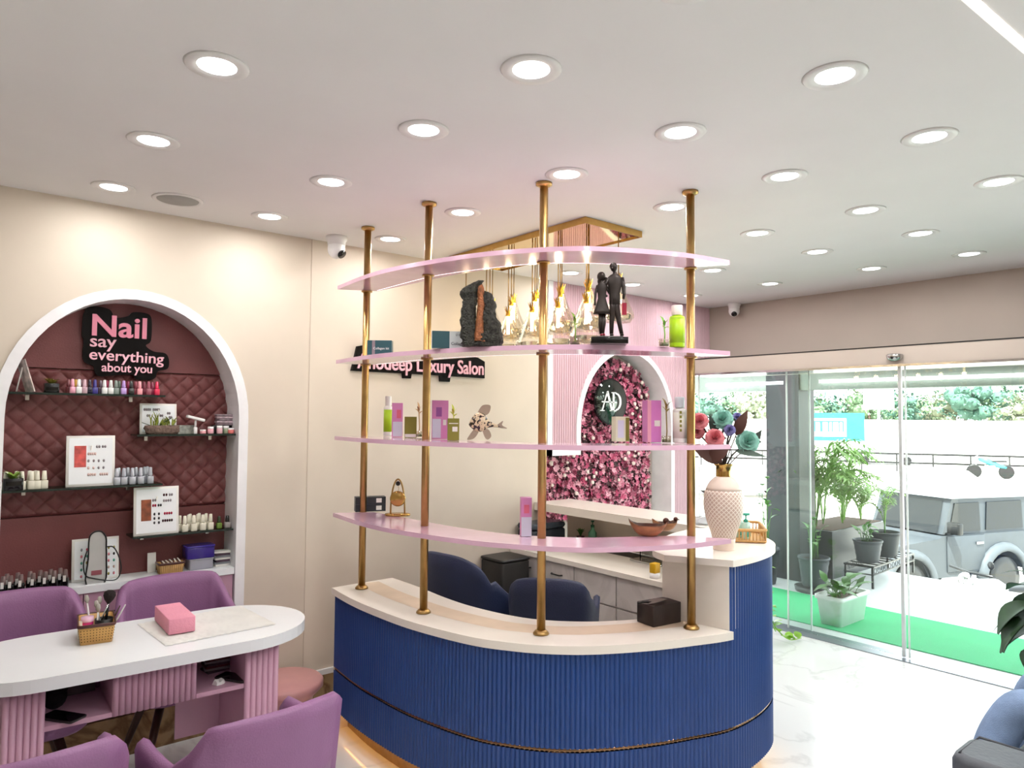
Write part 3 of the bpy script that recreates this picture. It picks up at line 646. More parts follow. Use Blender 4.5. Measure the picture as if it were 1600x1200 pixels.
# wicker basket with brushes, bins and papers on the counter
def basket(loc, label, w, d, h, m, rim, holes=True, rz=0, name='basket'):
    t = thing(name, label, 'basket', loc, rz)
    mb = MB(); k = .86
    def ringp(f, z, inset=0): return [(x*f, y*f, z) for x, y in rrect(-w/2+inset, -d/2+inset, w/2-inset, d/2-inset, .012, 3)]
    mb.rings([ringp(k, 0), ringp(1, h), ringp(1, h, .004), ringp(k, .004, .004)], True, True); mb.build('shell', m, t)
    mb = MB(); mb.rings([ringp(1.03, h-.008), ringp(1.05, h-.004), ringp(1.05, h+.003), ringp(1.0, h+.003, .003), ringp(.98, h-.006, .003)]); mb.build('rim', rim, t)
    if holes:
        mb = MB(); nzr = 5; nxr = int(w/.0105)
        for j in range(nzr):
            z = h*(.18+.14*j); f = k+(1-k)*z/h
            for i in range(nxr):
                x = (-w/2+w*(i+.7)/(nxr+.4))*f
                if abs(x) < w/2*f-.006:
                    for sg_ in (-1, 1): mb.box((x-.0018, sg_*d/2*f-.0006, z-.0018), (x+.0018, sg_*d/2*f+.0006, z+.0018))
            nyr = int(d/.0105)
            for i in range(nyr):
                y = (-d/2+d*(i+.7)/(nyr+.4))*f
                if abs(y) < d/2*f-.006:
                    for sg_ in (-1, 1): mb.box((sg_*w/2*f-.0006, y-.0018, z-.0018), (sg_*w/2*f+.0006, y+.0018, z+.0018))
        mb.build('perforation', mat('hole_shadow', '#5b3d1c', .8), t)
    return t
c = at(266, 885, Y=3.985)
basket((c.x, 3.985, .8455), 'tan basket of sample sticks on the white recess counter', .125, .08, .055, M_wicker, M_brownp)
random.seed(5)
for i in range(10):
    o = MB().box((-.003, -.022, 0), (.003, .022, .002)).build('nail_stick', M_paper if i % 2 else M_brownp); o.location = (c.x-.04+i*.009, 3.985, .855+.043+.001*i); o.rotation_euler = (.3, 0, random.uniform(-.3, .3))
    tag(o, 'short sample stick lying in the tan basket in the recess', 'stick', 'sample sticks in the recess basket')
c = at(312, 880, Y=4.0); sgl = 4.01
t = thing('storage_bin', 'clear plastic bin under the purple one on the recess counter', 'box', (c.x, sgl, .8455)); MB().rbox((-.06, -.045, 0), (.06, .045, .052), .008, 2).build('bin', mat('clear_bin', '#bcbcc8', .15, alpha=.7), t); MB().rbox((-.063, -.048, .052), (.063, .048, .057), .008, 2).build('lid', mat('clear_lid', '#c9c9d4', .15, alpha=.8), t)
t = thing('storage_bin', 'translucent purple plastic bin on top of the clear one', 'box', (c.x-.005, sgl, .9035)); MB().rbox((-.07, -.048, 0), (.07, .048, .058), .008, 2).build('bin', mat('purple_plastic', '#3d2f86', .15, alpha=.92), t); MB().rbox((-.073, -.051, .058), (.073, .051, .068), .008, 2).build('lid', mat('purple_lid', '#453898', .2), t)
for i in range(7):
    c = at(347, 880, Y=4.02); o = MB().box((-.045, -.03, 0), (.045, .03, .010)).build('booklet', [M_paper, mat('slate_cover', '#7d7f86', .5), mat('plum_cover', '#4d3a48', .5)][i % 3]); o.location = (c.x, 4.02, .8455+i*.0115); o.rotation_euler.z = [.05, -.1, .12, 0, -.15, .1, -.2][i]
    tag(o, ['bottom', 'second', 'third', 'fourth', 'fifth', 'sixth', 'topmost'][i]+' booklet counted upward in the pile at the right end of the recess counter', 'booklet', 'booklets on the recess counter')
c = at(237, 888, Y=4.05); o = MB().box((-.02, -.002, 0), (.02, .002, .10)).build('price_card', M_paper, loc=(c.x, 4.05, .8455)); o.rotation_euler.x = -.1; tag(o, 'small pale card leaning behind the tan basket on the counter', 'card')

# ================================================================ MANICURE TABLE
TZ = .78
def sup(cx, cy, a, b, straight, n=20):
    pts = []
    for i in range(n+1):
        t = -PI/2+PI*i/n; pts.append((cx+straight+a*math.cos(t), cy+b*math.sin(t)))
    for i in range(n+1):
        t = PI/2+PI*i/n; pts.append((cx-straight+a*math.cos(t), cy+b*math.sin(t)))
    return pts
tc_ = Vector((.70, 3.13)); tab = thing('manicure_table', 'long white topped manicure table with pink fluted front and open cubbies', 'table', (tc_.x, tc_.y, 0), math.radians(-2))
MB().prism(sup(0, 0, .31, .285, .335), TZ-.045, TZ, False).build('table_top', M_topw, tab)
def flutebox(x0, x1, y0, y1, z0, z1, pitch=.021, sides=(0,)):
    mb = MB(); mb.box((x0, y0+.006, z0), (x1, y1, z1))
    n = max(2, round((x1-x0)/pitch)); p = (x1-x0)/n
    for i in range(n):
        c = x0+p*(i+.5); mb.rings([[(c+p*.48*math.cos(t), y0+.006-.008*math.sin(t), z) for t in (0, PI/4, PI/2, 3*PI/4, PI)] for z in (z0, z1)], True, True, closed=False)
    return mb
yf = -.225
for x0, x1, nm in ((-.455, -.335, 'leg'), (.335, .47, 'leg')): flutebox(x0, x1, yf, .2, 0, TZ-.046).build(nm, M_mauve, tab)
flutebox(-.13, .155, yf+.01, .18, .575, TZ-.046).build('drawer_box', M_mauve, tab)
for x0, x1 in ((-.335, -.13), (.155, .335)):
    mb = MB(); mb.box((x0, yf+.012, .575), (x1, .19, .592)); mb.build('cubby_shelf', M_mauve, tab)
MB().box((-.335, .1, .70), (.335, .115, TZ-.046)).build('back_rail', M_mauve, tab)
MB().box((.158, .12, .30), (.335, .13, TZ-.046)).build('back_panel', M_mauve, tab)
# things on and in the table
def on_table(px, py, z=TZ): return at(px, py, Z=z+.0008)
c = Vector((.556, 3.235, 0))
bk = basket((c.x, c.y, TZ+.0005), 'small tan perforated basket with brown rim full of brushes on the manicure table', .125, .19, .075, mat('tan_plastic', '#c79a58', .4), M_brownp, True, math.radians(-8))
random.seed(11)
def tool(name, label, dx, dy, h, lean, m, r=.003, cat='tool', head=None):
    t = thing(name, label, cat, (c.x+dx, c.y+dy, TZ+.006)); t.rotation_euler = (lean[0], lean[1], 0)
    MB().tube([(0, 0, 0), (0, 0, h*.6), (0, 0, h)], [r, r*1.1, r*.8], 8).build('handle', m, t)
    if head: head(t, h)
    return t
def fluffy(t, h):
    MB().lathe([(.006, h-.005), (.017, h+.01), (.023, h+.025), (.021, h+.038), (.01, h+.046), (0, h+.047)], n=16).build('bristles', mat('black_bristle', '#231a1a', .9, bump=.6, bscale=200), t)
tool('makeup_brush', 'fat black powder brush standing highest in the tan table basket', .03, .015, .125, (-.05, .12), M_blackg, .005, 'brush', fluffy)
def fan(t, h): MB().lathe([(.004, h), (.009, h+.012), (.006, h+.03), (0, h+.032)], n=10).build('bristles', mat('grey_bristle', '#a8a39b', .9), t)
LBL = ['thin white handled brush left of the powder brush', 'silver nail file leaning outward right of the powder brush', 'wooden handled brush in the middle of the basket', 'white nail file standing at the back of the basket', 'grey handled detail brush leaning left in the basket', 'brown stick leaning right over the basket rim', 'clear plastic stick leaning right over the basket rim', 'short white brush in front of the powder brush']
MM = [M_white, M_chrome, mat('light_wood', '#b68a5e', .5), M_white, mat('grey_handle', '#8c8c8c', .4), M_wood, mat('clear_stick', '#cfcfca', .2, alpha=.8), M_white]
for i, (l, m) in enumerate(zip(LBL, MM)):
    tool('brush' if 'brush' in l else 'nail_file' if 'file' in l else 'stick', l, -.012+.009*i if i != 7 else 0, .022-.004*i, [.13, .135, .12, .125, .115, .12, .125, .10][i], ([-.1, .0, -.05, -.15, .1, .05, .0, .1][i], [-.12, .38, .05, -.05, -.2, .42, .5, .02][i]), m, .0032, 'tool', fan if 'brush' in l else None)
t = thing('cream_tub', 'pink and white round tub at the left of the table basket', 'jar', (c.x-.03, c.y+.005, TZ+.006)); MB().lathe([(0, 0), (.02, 0), (.021, .005), (.021, .045)], n=20).build('tub', M_white, t); MB().lathe([(.0215, .045), (.022, .062), (.0215, .064)], n=20).build('label_band', mat('hot_pink', '#e0479a', .3), t); MB().lathe([(.0225, .064), (.023, .066), (.0225, .082), (0, .083)], n=20).build('lid', mat('pale_pink_lid', '#f0c4dd', .3), t)
t = MB().lathe([(0, 0), (.012, 0), (.012, .05), (.008, .054), (.008, .07), (0, .071)], n=14).build('small_bottle', mat('cream_bottle_small', '#e9e4d8', .3), loc=(c.x-.052, c.y+.0, TZ+.006)); tag(t, 'small cream bottle at the left corner of the table basket', 'bottle')
t = MB().lathe([(0, 0), (.030, 0), (.033, .07), (.031, .07), (.028, .003)], n=20).build('black_cup', M_black, loc=(c.x+.025, c.y-.01, TZ+.006)); tag(t, 'black cup holding brushes inside the tan table basket', 'cup')
# pink block
c1 = on_table(268, 990)
def softbox(w, d, h, m, name, loc, rz, bev=.004): o = MB().rbox((-w/2, -d/2, 0), (w/2, d/2, h), bev, 2).build(name, m, loc=loc, rotz=rz); return o
o = softbox(.10, .265, .06, mat('pink_foam', '#e79aae', .55, bump=.2, bscale=120), 'arm_rest', (.836, 3.20, TZ+.0085), math.radians(-2)); tag(o, 'salmon pink rectangular hand rest block on the manicure table', 'hand rest')
# fluffy mat : an irregular plush sheet of short tufts
mc = on_table(320, 975); mb = MB(); random.seed(2)
nxm, nym = 60, 34; wv, dv = .44, .38; G = []
for j in range(nym+1):
    row_ = []
    for i in range(nxm+1):
        u = i/nxm-.5; v = j/nym-.5; ed = max(abs(u), abs(v)); jx = random.uniform(-.0015, .0015); jy = random.uniform(-.0015, .0015)+.006*math.sin(i*1.7)*(ed > .49)
        row_.append((u*wv+jx, v*dv+jy, .0012 if ed > .49 else .002+.0035*random.random()))
    G.append(row_)
mb.rings(G, closed=False); o = mb.build('fluffy_mat', mat('white_plush', '#dcdbd6', .95)); o.location = (.955, 3.16, TZ+.0006); o.rotation_euler.z = math.radians(3); tag(o, 'thin white fluffy mat under the pink block on the manicure table', 'mat')
mb = MB()
for i in range(900):
    a = random.random(); 
    if a < .5: x = random.uniform(-wv/2, wv/2); y = random.choice((-1, 1))*dv/2*random.uniform(.8, 1.0)
    else: x = random.choice((-1, 1))*wv/2*random.uniform(.85, 1.0); y = random.uniform(-dv/2, dv/2)
    dx, dy = random.uniform(-.012, .012), random.uniform(-.012, .012); mb.tri((x-.001, y, .004), (x+.001, y, .004), (x+dx, y+dy, .007+random.random()*.006))
mb.b.free()
# phones and papers in the cubbies
def phone(px, py, label, rz, zz=.592):
    p = at(px, py, Z=zz); t = thing('smartphone', label, 'phone', (p.x, p.y, zz+.0005), rz)
    MB().rbox((-.036, -.073, 0), (.036, .073, .008), .009, 3, .002).build('body', mat('phone_body', '#2a2224', .3), t); MB().rbox((-.033, -.07, .008), (.033, .07, .0088), .008, 3, .0002).build('screen', mat('phone_screen', '#050506', .05), t)
    return t
phone(98, 1122, 'black smartphone lying in the left open cubby of the table', math.radians(35)); phone(366, 1060, 'black smartphone lying in the right open cubby of the table', math.radians(30))
p = at(338, 1070, Z=.592); mb = MB(); random.seed(9)
pts = [(.03*math.cos(2*PI*i/9)*random.uniform(.6, 1.1), .024*math.sin(2*PI*i/9)*random.uniform(.6, 1.1)) for i in range(9)]
mb.rings([[(x, y, .0005) for x, y in pts], [(x*.8, y*.8, .012+random.uniform(-.003, .008)) for x, y in pts], [(x*.3, y*.3, .008+random.uniform(0, .01)) for x, y in pts]], True, True, smooth=False)
o = mb.build('crumpled_tissue', M_white, loc=(p.x+.01, p.y, .5925)); tag(o, 'crumpled white tissue left of the phone in the right cubby', 'tissue')
p = at(352, 1045, Y=3.10)
for i in range(8):
    o = MB().box((-.055, -.04, 0), (.055, .04, .008)).build('folded_cloth', [mat('plum_cloth', '#4a3340', .8), mat('grey_cloth', '#8b8388', .8), mat('wine_cloth', '#5a1e2a', .8)][i % 3], loc=(p.x-.02, 3.14, .5925+i*.0095)); o.rotation_euler.z = random.uniform(-.15, .15)
    tag(o, 'flat folded cloth in the pile at the back of the right cubby', 'cloth', 'folded cloths in the right cubby')
p = at(118, 1085, Y=3.16); o = MB().box((-.07, -.0015, 0), (.07, .0015, .10)).build('grey_card', mat('grey_card', '#6f686b', .7), loc=(p.x, 3.19, .5925)); o.rotation_euler.x = -.25; tag(o, 'grey card leaning at the back of the left cubby', 'card')
p = at(88, 1080, Y=3.05); mb = MB(); mb.ball((0, 0, .045), .04, 14, 9, (1, .8, 1.1)); mb.ball((.02, 0, .075), .025, 10, 7); mb.ball((-.015, .005, .09), .022, 10, 7); o = mb.build('black_bag', mat('black_cloth', '#0e0d0f', .8, bump=.5, bscale=60), loc=(p.x-.0, 3.08, .5925)); tag(o, 'crumpled black pouch at the left side of the left cubby', 'pouch')

# ================================================================ CHAIRS
def shell_chair(name, label, cat, loc, rz, M, Ml, w=.25, d=.24, hb=.84, ha=.66, zs=.46, cut=True, legs=True, r=.1, group=None, rnd_top=.014):
    t = thing(name, label, cat, loc, rz, group)
    # plan path of the shell: front left -> back -> front right (open towards +y)
    P = [Vector(p) for p in catmull([(-w, d*.95, 0), (-w*1.03, d*.3, 0), (-w*1.0, -d*.35, 0), (-w*.82, -d*.88, 0), (-w*.42, -d*1.05, 0), (0, -d*1.10, 0), (w*.42, -d*1.05, 0), (w*.82, -d*.88, 0), (w*1.0, -d*.35, 0), (w*1.03, d*.3, 0), (w, d*.95, 0)], 5)]
    n = len(P)-1; th = .036
    def top(i):
        y = P[i].y; k = (y/d+.95)/.62; k = max(0, min(1, k)); k = k*k*(3-2*k); return hb*(1-k)+ha*k - (rnd_top*(abs(P[i].x/w)**3) if k < .5 else 0) - (.03 if y > d*.85 else 0)
    def bot(i):
        y = P[i].y; xx = abs(P[i].x)
        return zs+.10 if (cut and y < -d*.86) else zs-.05
    def ringat(i):
        tv = (P[min(i+1, n)]-P[max(i-1, 0)]).normalized(); nn = Vector((-tv.y, tv.x, 0)); p = P[i]; zt = top(i); zb = bot(i); lean = (zt-zb)*.10 if p.y < -d*.5 else 0.0
        out = []
        m = 6
        for k in range(m+1):
            f = k/m; z = zb+(zt-zb)*f; q = p+Vector((p.x*.06*f, -lean*f, 0)); out.append((q.x-nn.x*th/2, q.y-nn.y*th/2, z))
        q = p+Vector((p.x*.06, -lean, 0)); out.append((q.x, q.y, zt+.012))
        for k in range(m, -1, -1):
            f = k/m; z = zb+(zt-zb)*f; q = p+Vector((p.x*.06*f, -lean*f, 0)); out.append((q.x+nn.x*th/2, q.y+nn.y*th/2, z))
        return out
    MB().rings([ringat(i) for i in range(n+1)], True, True).build('back_shell', M, t)
    mb = MB(); pts = rrect(-w*.93, -d*1.0, w*.93, d*1.08, r, 5)
    mb.rings([[(x*.93, y*.93, zs-.075) for x, y in pts], [(x, y, zs-.06) for x, y in pts], [(x, y, zs-.015) for x, y in pts], [(x*.94, y*.94, zs) for x, y in pts], [(x*.4, y*.4, zs+.006) for x, y in pts]], True, True); mb.build('seat', M, t)
    if legs:
        for sx in (-1, 1):
            for sy in (-1, 1):
                MB().tube([(sx*w*.45, sy*d*.45, zs-.07), (sx*w*.98, sy*d*.98, 0.0)], [.019, .011], 10).build('leg', Ml, t)
    return t
proto_ch = shell_chair('salon_chair', 'purple leather salon armchair with its back to the camera beside the blue desk', 'chair', (.815, 2.30, 0), math.radians(5), M_purple, M_wood, w=.225, d=.21, hb=.80, ha=.655, group=None)
dup(proto_ch, (.235, 2.40, 0), math.radians(0), 'purple leather salon chair cut by the bottom edge at lower left')
dup(proto_ch, (.96, 3.52, 0), math.radians(180), 'purple leather salon chair behind the table, right one, facing the camera', scale=(1.04, 1.04, 1.09))
dup(proto_ch, (.33, 3.42, 0), math.radians(182), 'purple leather salon chair behind the table at the left edge of the photo', scale=(1.04, 1.04, 1.13))
# low round pink stool beyond the table end
p = at(462, 1040, Z=.28); t = thing('pink_foot_stool', 'low round salmon pink stool on a brown base at the right end of the table', 'stool', (1.50, 3.66, 0))
MB().lathe([(0, .05), (.13, .05), (.15, .20), (.2, .25), (.2, .275), (.19, .285), (0, .285)], n=36).build('seat', mat('salmon_vinyl', '#d39b98', .4), t)
MB().rbox((-.12, -.12, 0), (.12, .12, .05), .01, 2).build('base', M_brown, t)
# cable on the floor
mb = MB().tube([(p_.x, p_.y, p_.z) for p_ in catmull([(.62, 3.75, .008), (.72, 3.70, .008), (.75, 3.60, .008), (.68, 3.55, .008), (.60, 3.6, .008), (.66, 3.68, .01), (.85, 3.6, .008), (1.0, 3.5, .008)], 6)], .006, 6); o = mb.build('power_cable', M_white); tag(o, 'pale power cable looped on the floor under the manicure table', 'cable')

# ---- staff side: navy chairs
shell_chair('office_chair', 'navy blue leather tub chair behind the desk nearest the cream wall', 'chair', (2.62, 3.42, 0), math.radians(-82), M_navy, M_black, w=.27, d=.26, hb=.88, ha=.66, zs=.50, cut=False, rnd_top=.09)
shell_chair('office_chair', 'navy blue leather tub chair with its back against the desk counter', 'chair', (2.62, 2.80, 0), math.radians(-50), M_navy, M_black, w=.20, d=.22, hb=.86, ha=.68, zs=.49, cut=False, rnd_top=.05)

# ================================================================ BACK DESK AND LEDGE
bd = thing('back_counter', 'long white marbled staff counter with dark handled drawers and a raised ledge', 'counter', (3.6, 3.2, 0))
def K(mb, n, m=None, par=None): return mb.xf(Matrix.Translation((-3.6, -3.2, 0))).build(n, m, par or bd)
M_grey = marble('pale_marble_board', '#d2cbc6', '#c6bfba', .35, 2.2, .08)
K(MB().box((3.26, 2.54, 0), (3.9, 3.90, .715)), 'cabinet_body', M_grey)
K(MB().box((3.225, 2.53, .715), (3.62, 3.905, .745)), 'work_top', M_top)
for y0, y1 in ((3.60, 3.90), (3.29, 3.59), (2.93, 3.28), (2.56, 2.92)):
    dr = K(MB().box((3.245, y0, .53), (3.26, y1, .71)), 'drawer', M_grey)
    if y0 > 3.2:
        h = K(MB().tube([(3.243, (y0+y1)/2-.05+.0, .635), (3.225, (y0+y1)/2-.04, .635), (3.225, (y0+y1)/2+.04, .635), (3.243, (y0+y1)/2+.05, .635)], .005, 6), 'handle', M_black, dr)
    K(MB().box((3.245, y0, .05), (3.26, y1, .52)), 'door', M_grey)
K(MB().box((3.78, 2.3, .745), (3.80, 3.90, .99)), 'ledge_panel', M_wall)
K(MB().box((3.45, 2.28, .99), (3.82, 3.905, 1.045)), 'ledge_top', M_top)
K(MB().box((3.62, 2.54, .716), (3.78, 3.905, .742)), 'rear_channel', M_black)
# ledge things: deity figure with marigold garland, fluted box, plastic bag, bottle
p = at(810, 777, Z=1.046); LG = 1.0455
lx, ly = 3.62, 3.62
q = at(812, 775, Z=1.05)
t = thing('deity_idol', 'small pale idol figure wrapped in an orange marigold garland on the ledge', 'figurine', (q.x, q.y, LG))
mb = MB(); mb.lathe([(0, 0), (.04, 0), (.045, .01), (.035, .04), (.028, .09), (.032, .12), (.02, .14), (.022, .165), (.018, .185), (.006, .2), (0, .205)], n=20); mb.build('figure', mat('ivory_figure', '#e3d3b8', .4, var=.2, scale=40), t)
MB().lathe([(.02, .178), (.016, .195), (.005, .212), (0, .222)], n=12).build('crown', mat('olive_gold', '#a99a3c', .4), t)
gl = [Vector((.055*math.cos(a)*(1-.25*abs(math.sin(a))), -.03, .085+.075*math.sin(a))) for a in [PI*.5+2*PI*i/20 for i in range(20)]]
for i, g in enumerate(gl):
    mb = MB(); mb.ball((g.x*1.0, g.y, g.z-.005), .0165, 9, 6); 
    mb.build('marigold', mat('marigold_orange', '#ee8f1e', .7, var=.25, scale=120, bump=.6, bscale=200) if i % 3 else mat('marigold_yellow', '#f2b32e', .7, var=.2, scale=120), t)
for i in range(9):
    a = i*.7; MB().ball((.035*math.cos(a), -.045+.012*math.sin(a*2), .014), .016, 9, 6).build('marigold', MATS['marigold_orange'], t)
q = at(834, 772, Z=1.05); t = flutebox(-.05, .05, -.02, .02, 0, .24, .018).build('fluted_box', M_pinkf, loc=(q.x, q.y+.05, LG)); t.rotation_euler.z = -.6; tag(t, 'upright pink ribbed panel behind the marigold idol on the ledge', 'panel')
q = at(1030, 803, Z=1.05); random.seed(4); mb = MB()
rr = [(math.cos(2*PI*i/16), math.sin(2*PI*i/16)) for i in range(16)]
mb.rings([[(x*.14*k*random.uniform(.85, 1.12), y*.09*k*random.uniform(.85, 1.12), z+random.uniform(-.004, .004)) for x, y in rr] for z, k in ((.006, 1), (.012, .98), (.03, .8), (.038, .45), (.036, .15))], True, True, smooth=False)
o = mb.build('plastic_bag', mat('grey_film', '#b5b6b9', .15, alpha=.75), loc=(3.62, 2.55, LG)); tag(o, 'flat crumpled grey plastic bag on the near end of the ledge', 'bag')
q = at(858, 772, Z=1.05)
t = thing('dark_bowl', 'black bowl with grey stone piece on the ledge before the flower wall', 'bowl', (q.x, q.y, LG)); MB().lathe([(0, 0), (.04, 0), (.055, .05), (.05, .05), (.035, .006)], n=20).build('bowl', M_blackg, t); MB().ball((0, 0, .075), .04, 10, 7, (1.1, 1, .8)).build('stone', mat('grey_brown_stone', '#8c7c74', .6, var=.3), t)
# printer/bag stack at the far left under the ledge
q = at(775, 815, X=3.42)
t = thing('document_printer', 'dark printer with curved lid on the staff counter beside the cream wall', 'printer', (3.43, 3.80, .7455))
MB().rbox((-.16, -.09, 0), (.16, .09, .13), .03, 4).build('body', mat('dark_slate_plastic', '#262c33', .35), t); MB().rbox((-.17, -.095, .13), (.17, .1, .175), .05, 5).build('lid', mat('dark_slate_lid', '#343c45', .2), t)
q = at(865, 828, X=3.7); t = thing('sanitizer_bottle', 'green pump bottle standing on the staff counter under the ledge', 'bottle', (3.70, 3.56, .7455)); MB().lathe([(0, 0), (.028, 0), (.03, .01), (.03, .10), (.012, .125), (.012, .14), (0, .14)], n=20).build('bottle', mat('sea_green_plastic', '#6fae8d', .15, alpha=.85), t); MB().lathe([(.014, .14), (.014, .155), (.004, .157), (.004, .175), (.012, .176), (.012, .185), (0, .186)], n=14).build('pump', mat('deep_green', '#2f6a4c', .3), t)
t = thing('small_plant', 'little green plant in a dark red pot under the ledge', 'plant', (3.70, 3.68, .7455)); MB().lathe([(0, 0), (.02, 0), (.03, .06), (.026, .06)], n=18).build('pot', mat('oxblood_pot', '#4f2622', .4), t)
mb = MB(); 
for i in range(14): a = i*2.4; mb.leaf((0, 0, .055), (.035*math.cos(a), .035*math.sin(a), .10+.02*random.random()), .02, n=3)
mb.build('leaves', M_leaf, t)
t = thing('desk_tray', 'grey metal desk tray with black frame on the staff counter under the ledge', 'tray', (3.60, 2.95, .7455)); MB().rbox((-.06, -.13, 0), (.06, .13, .012), .01, 3).build('tray', M_chrome, t); MB().tube([(.05, -.13, .01), (.05, -.13, .14), (.05, .13, .14), (.05, .13, .01)], .004, 6).build('frame', M_black, t); MB().box((.05, -.12, .02), (.053, .12, .135)).build('panel', mat('smoky_film', '#9aa29a', .1, alpha=.4), t)
t = thing('monitor', 'black computer screen lying low on the back edge of the staff counter', 'monitor', (3.60, 2.62, .7455)); MB().rbox((-.05, -.16, 0), (.05, .16, .09), .01, 3).build('body', M_black, t)
t = thing('waste_bin', 'dark grey bin between the cream wall and the marbled counter', 'bin', (3.08, 3.78, 0)); MB().rbox((-.12, -.12, 0), (.12, .12, .70), .02, 3).build('body', mat('dark_bin', '#22201f', .5), t); MB().rbox((-.125, -.125, .70), (.125, .125, .72), .02, 3).build('lid', M_black, t)

# ================================================================ FLOWER WALL
random.seed(21)
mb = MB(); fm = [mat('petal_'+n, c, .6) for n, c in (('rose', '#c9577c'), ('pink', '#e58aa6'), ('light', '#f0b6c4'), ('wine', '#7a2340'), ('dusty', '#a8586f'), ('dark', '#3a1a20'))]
ringm = mat('cream_ring', '#e9d8cf', .5)
def in_flower(x, z):
    if x < 3.60 or x > 4.93: return False
    if z < 1.40: return z > .85
    if x < 3.93: return False
    k = (x-4.48)/.5
    if z < 1.58: return abs(k) < 1
    return abs(k) < 1 and z < 1.58+.57*math.sqrt(1-k*k)
n = 0
while n < 3600:
    x = random.uniform(3.58, 4.95); z = random.uniform(.85, 2.18)
    if not in_flower(x, z): continue
    n += 1; r = random.uniform(.014, .030); y = 4.085-random.random()*.035
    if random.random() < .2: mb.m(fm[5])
    else: mb.m(random.choice(fm[:3]+fm[:2]+[fm[3], fm[4]]) if z > 1.5 else random.choice(fm[:3]+[fm[2], fm[1], fm[4], fm[3]]))
    ax = Vector((random.uniform(-.5, .5), -1, random.uniform(-.3, .6))).normalized(); s1 = ax.orthogonal().normalized(); s2 = ax.cross(s1); c = Vector((x, y, z)); k = random.choice((5, 6)); ph = random.random()*6
    for i in range(k):
        a = ph+2*PI*i/k; d1 = s1*math.cos(a)+s2*math.sin(a); d2 = s1*math.cos(a+.55)+s2*math.sin(a+.55); d0 = s1*math.cos(a-.55)+s2*math.sin(a-.55)
        v = [mb.b.verts.new(q) for q in (c, c+d0*r*.7+ax*r*.25, c+d1*r+ax*r*.45, c+d2*r*.7+ax*r*.25)]; mb._f(v, False)
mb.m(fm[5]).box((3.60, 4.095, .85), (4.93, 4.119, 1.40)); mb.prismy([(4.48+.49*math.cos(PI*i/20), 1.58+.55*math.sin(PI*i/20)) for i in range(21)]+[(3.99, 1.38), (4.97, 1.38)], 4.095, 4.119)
o = mb.build('flower_wall'); tag(o, 'dense wall of pink and wine coloured blossoms filling the arched recess', 'flowers', kind='stuff')
random.seed(8); k = 0
while k < 46:
    x = random.uniform(3.62, 4.9); z = random.uniform(1.05, 2.12)
    if not in_flower(x, z) or ((x-4.29)**2+(z-1.80)**2) < .055: continue
    k += 1; r = random.uniform(.012, .018)
    m_ = MB(); m_.lathe([(r*.55, 0), (r, .004), (r*.95, .012), (r*.55, .014)], n=14).xf(Matrix.Rotation(PI/2, 4, 'X')); o = m_.build('ring_blossom', ringm, loc=(x, 4.035, z)); o.rotation_euler.z = random.uniform(-.5, .3)
    tag(o, 'small cream ring shaped bloom among the pink flower wall', 'flower', 'cream ring blooms on the flower wall')
# round black mirror disc with monogram
p = at(953, 628, Y=3.99); t = thing('monogram_mirror', 'round black framed dark mirror with white AD monogram on the flower wall', 'mirror', (p.x, 3.995, p.z))
MB().lathe([(0, 0), (.185, 0), (.19, .004), (.19, .02), (0, .02)], n=48).xf(Matrix.Rotation(PI/2, 4, 'X')).build('backing', M_blackg, t)
MB().lathe([(0, 0), (.178, 0), (.178, .003), (0, .003)], n=48).xf(Matrix.Translation((0, -.0205, 0)) @ Matrix.Rotation(PI/2, 4, 'X')).build('mirror', mat('dark_mirror', '#4c5650', .03, .9), t)
M_w = mat('white_letter', '#f4f6f4', .4)
def stroke(pts, w): 
    pass
mb = MB()
def bar(a, b, w): 
    a = Vector((a[0], 0, a[1])); b = Vector((b[0], 0, b[1])); d = (b-a).normalized(); nn = Vector((-d.z, 0, d.x))*w/2; mb.prismy([((a+nn).x, (a+nn).z), ((b+nn).x, (b+nn).z), ((b-nn).x, (b-nn).z), ((a-nn).x, (a-nn).z)], -.029, -.0245)
bar((-.115, -.07), (-.055, .08), .011); bar((-.055, .085), (.0, -.07), .022); bar((-.14, -.072), (-.09, -.072), .007); bar((-.025, -.072), (.025, -.072), .007); bar((-.12, .0), (.06, -.005), .010)
bar((.02, -.07), (.02, .075), .020); bar((-.005, .076), (.05, .076), .007); bar((.0, -.072), (.05, -.072), .007)
ar = [(.045+.07*math.sin(a), .002+.074*math.cos(a)) for a in [PI*i/14 for i in range(15)]]; ai = [(.045+.048*math.sin(a), .002+.062*math.cos(a)) for a in [PI*i/14 for i in range(15)]]
for i in range(14): mb.prismy([ar[i], ar[i+1], ai[i+1], ai[i]], -.029, -.0245)
mb.build('monogram', M_w, t)
# salon name sign
ZS = at(650, 572, Y=YW-.02); xs0 = at(549, 575, Y=YW-.02).x; xs1 = at(757, 575, Y=YW-.02).x
zc_ = at(700, 573, Y=YW-.02).z
t = thing('salon_sign', 'long black sign with pink lettering Anodeep Luxury Salon on the cream wall', 'sign', (xs0, YW-.024, zc_))
wv = xs1-xs0; outs = [(0, -.06), (.035, .09), (.10, .105), (.14, .06), (.5, .06), (.52, .075), (.60, .07), (.78, .065), (.80, .085), (.87, .08), (wv-.06, .075), (wv, .05), (wv, -.065), (.72, -.062), (.715, -.10), (.64, -.10), (.635, -.062), (.42, -.06), (.415, -.09), (.36, -.09), (.355, -.06)]
MB().prismy(outs, 0, .019).build('backing_board', M_acr, t)
o = text('lettering', 'Anodeep Luxury Salon', .128, M_letter2, t, (.035, -.006, -.042), (PI/2, 0, 0), .005, .0014, 'LEFT', 1); b_ = [v.co.x for v in o.data.vertices]; o.scale = ((wv-.05)/(max(b_)-min(b_)), 1, 1)

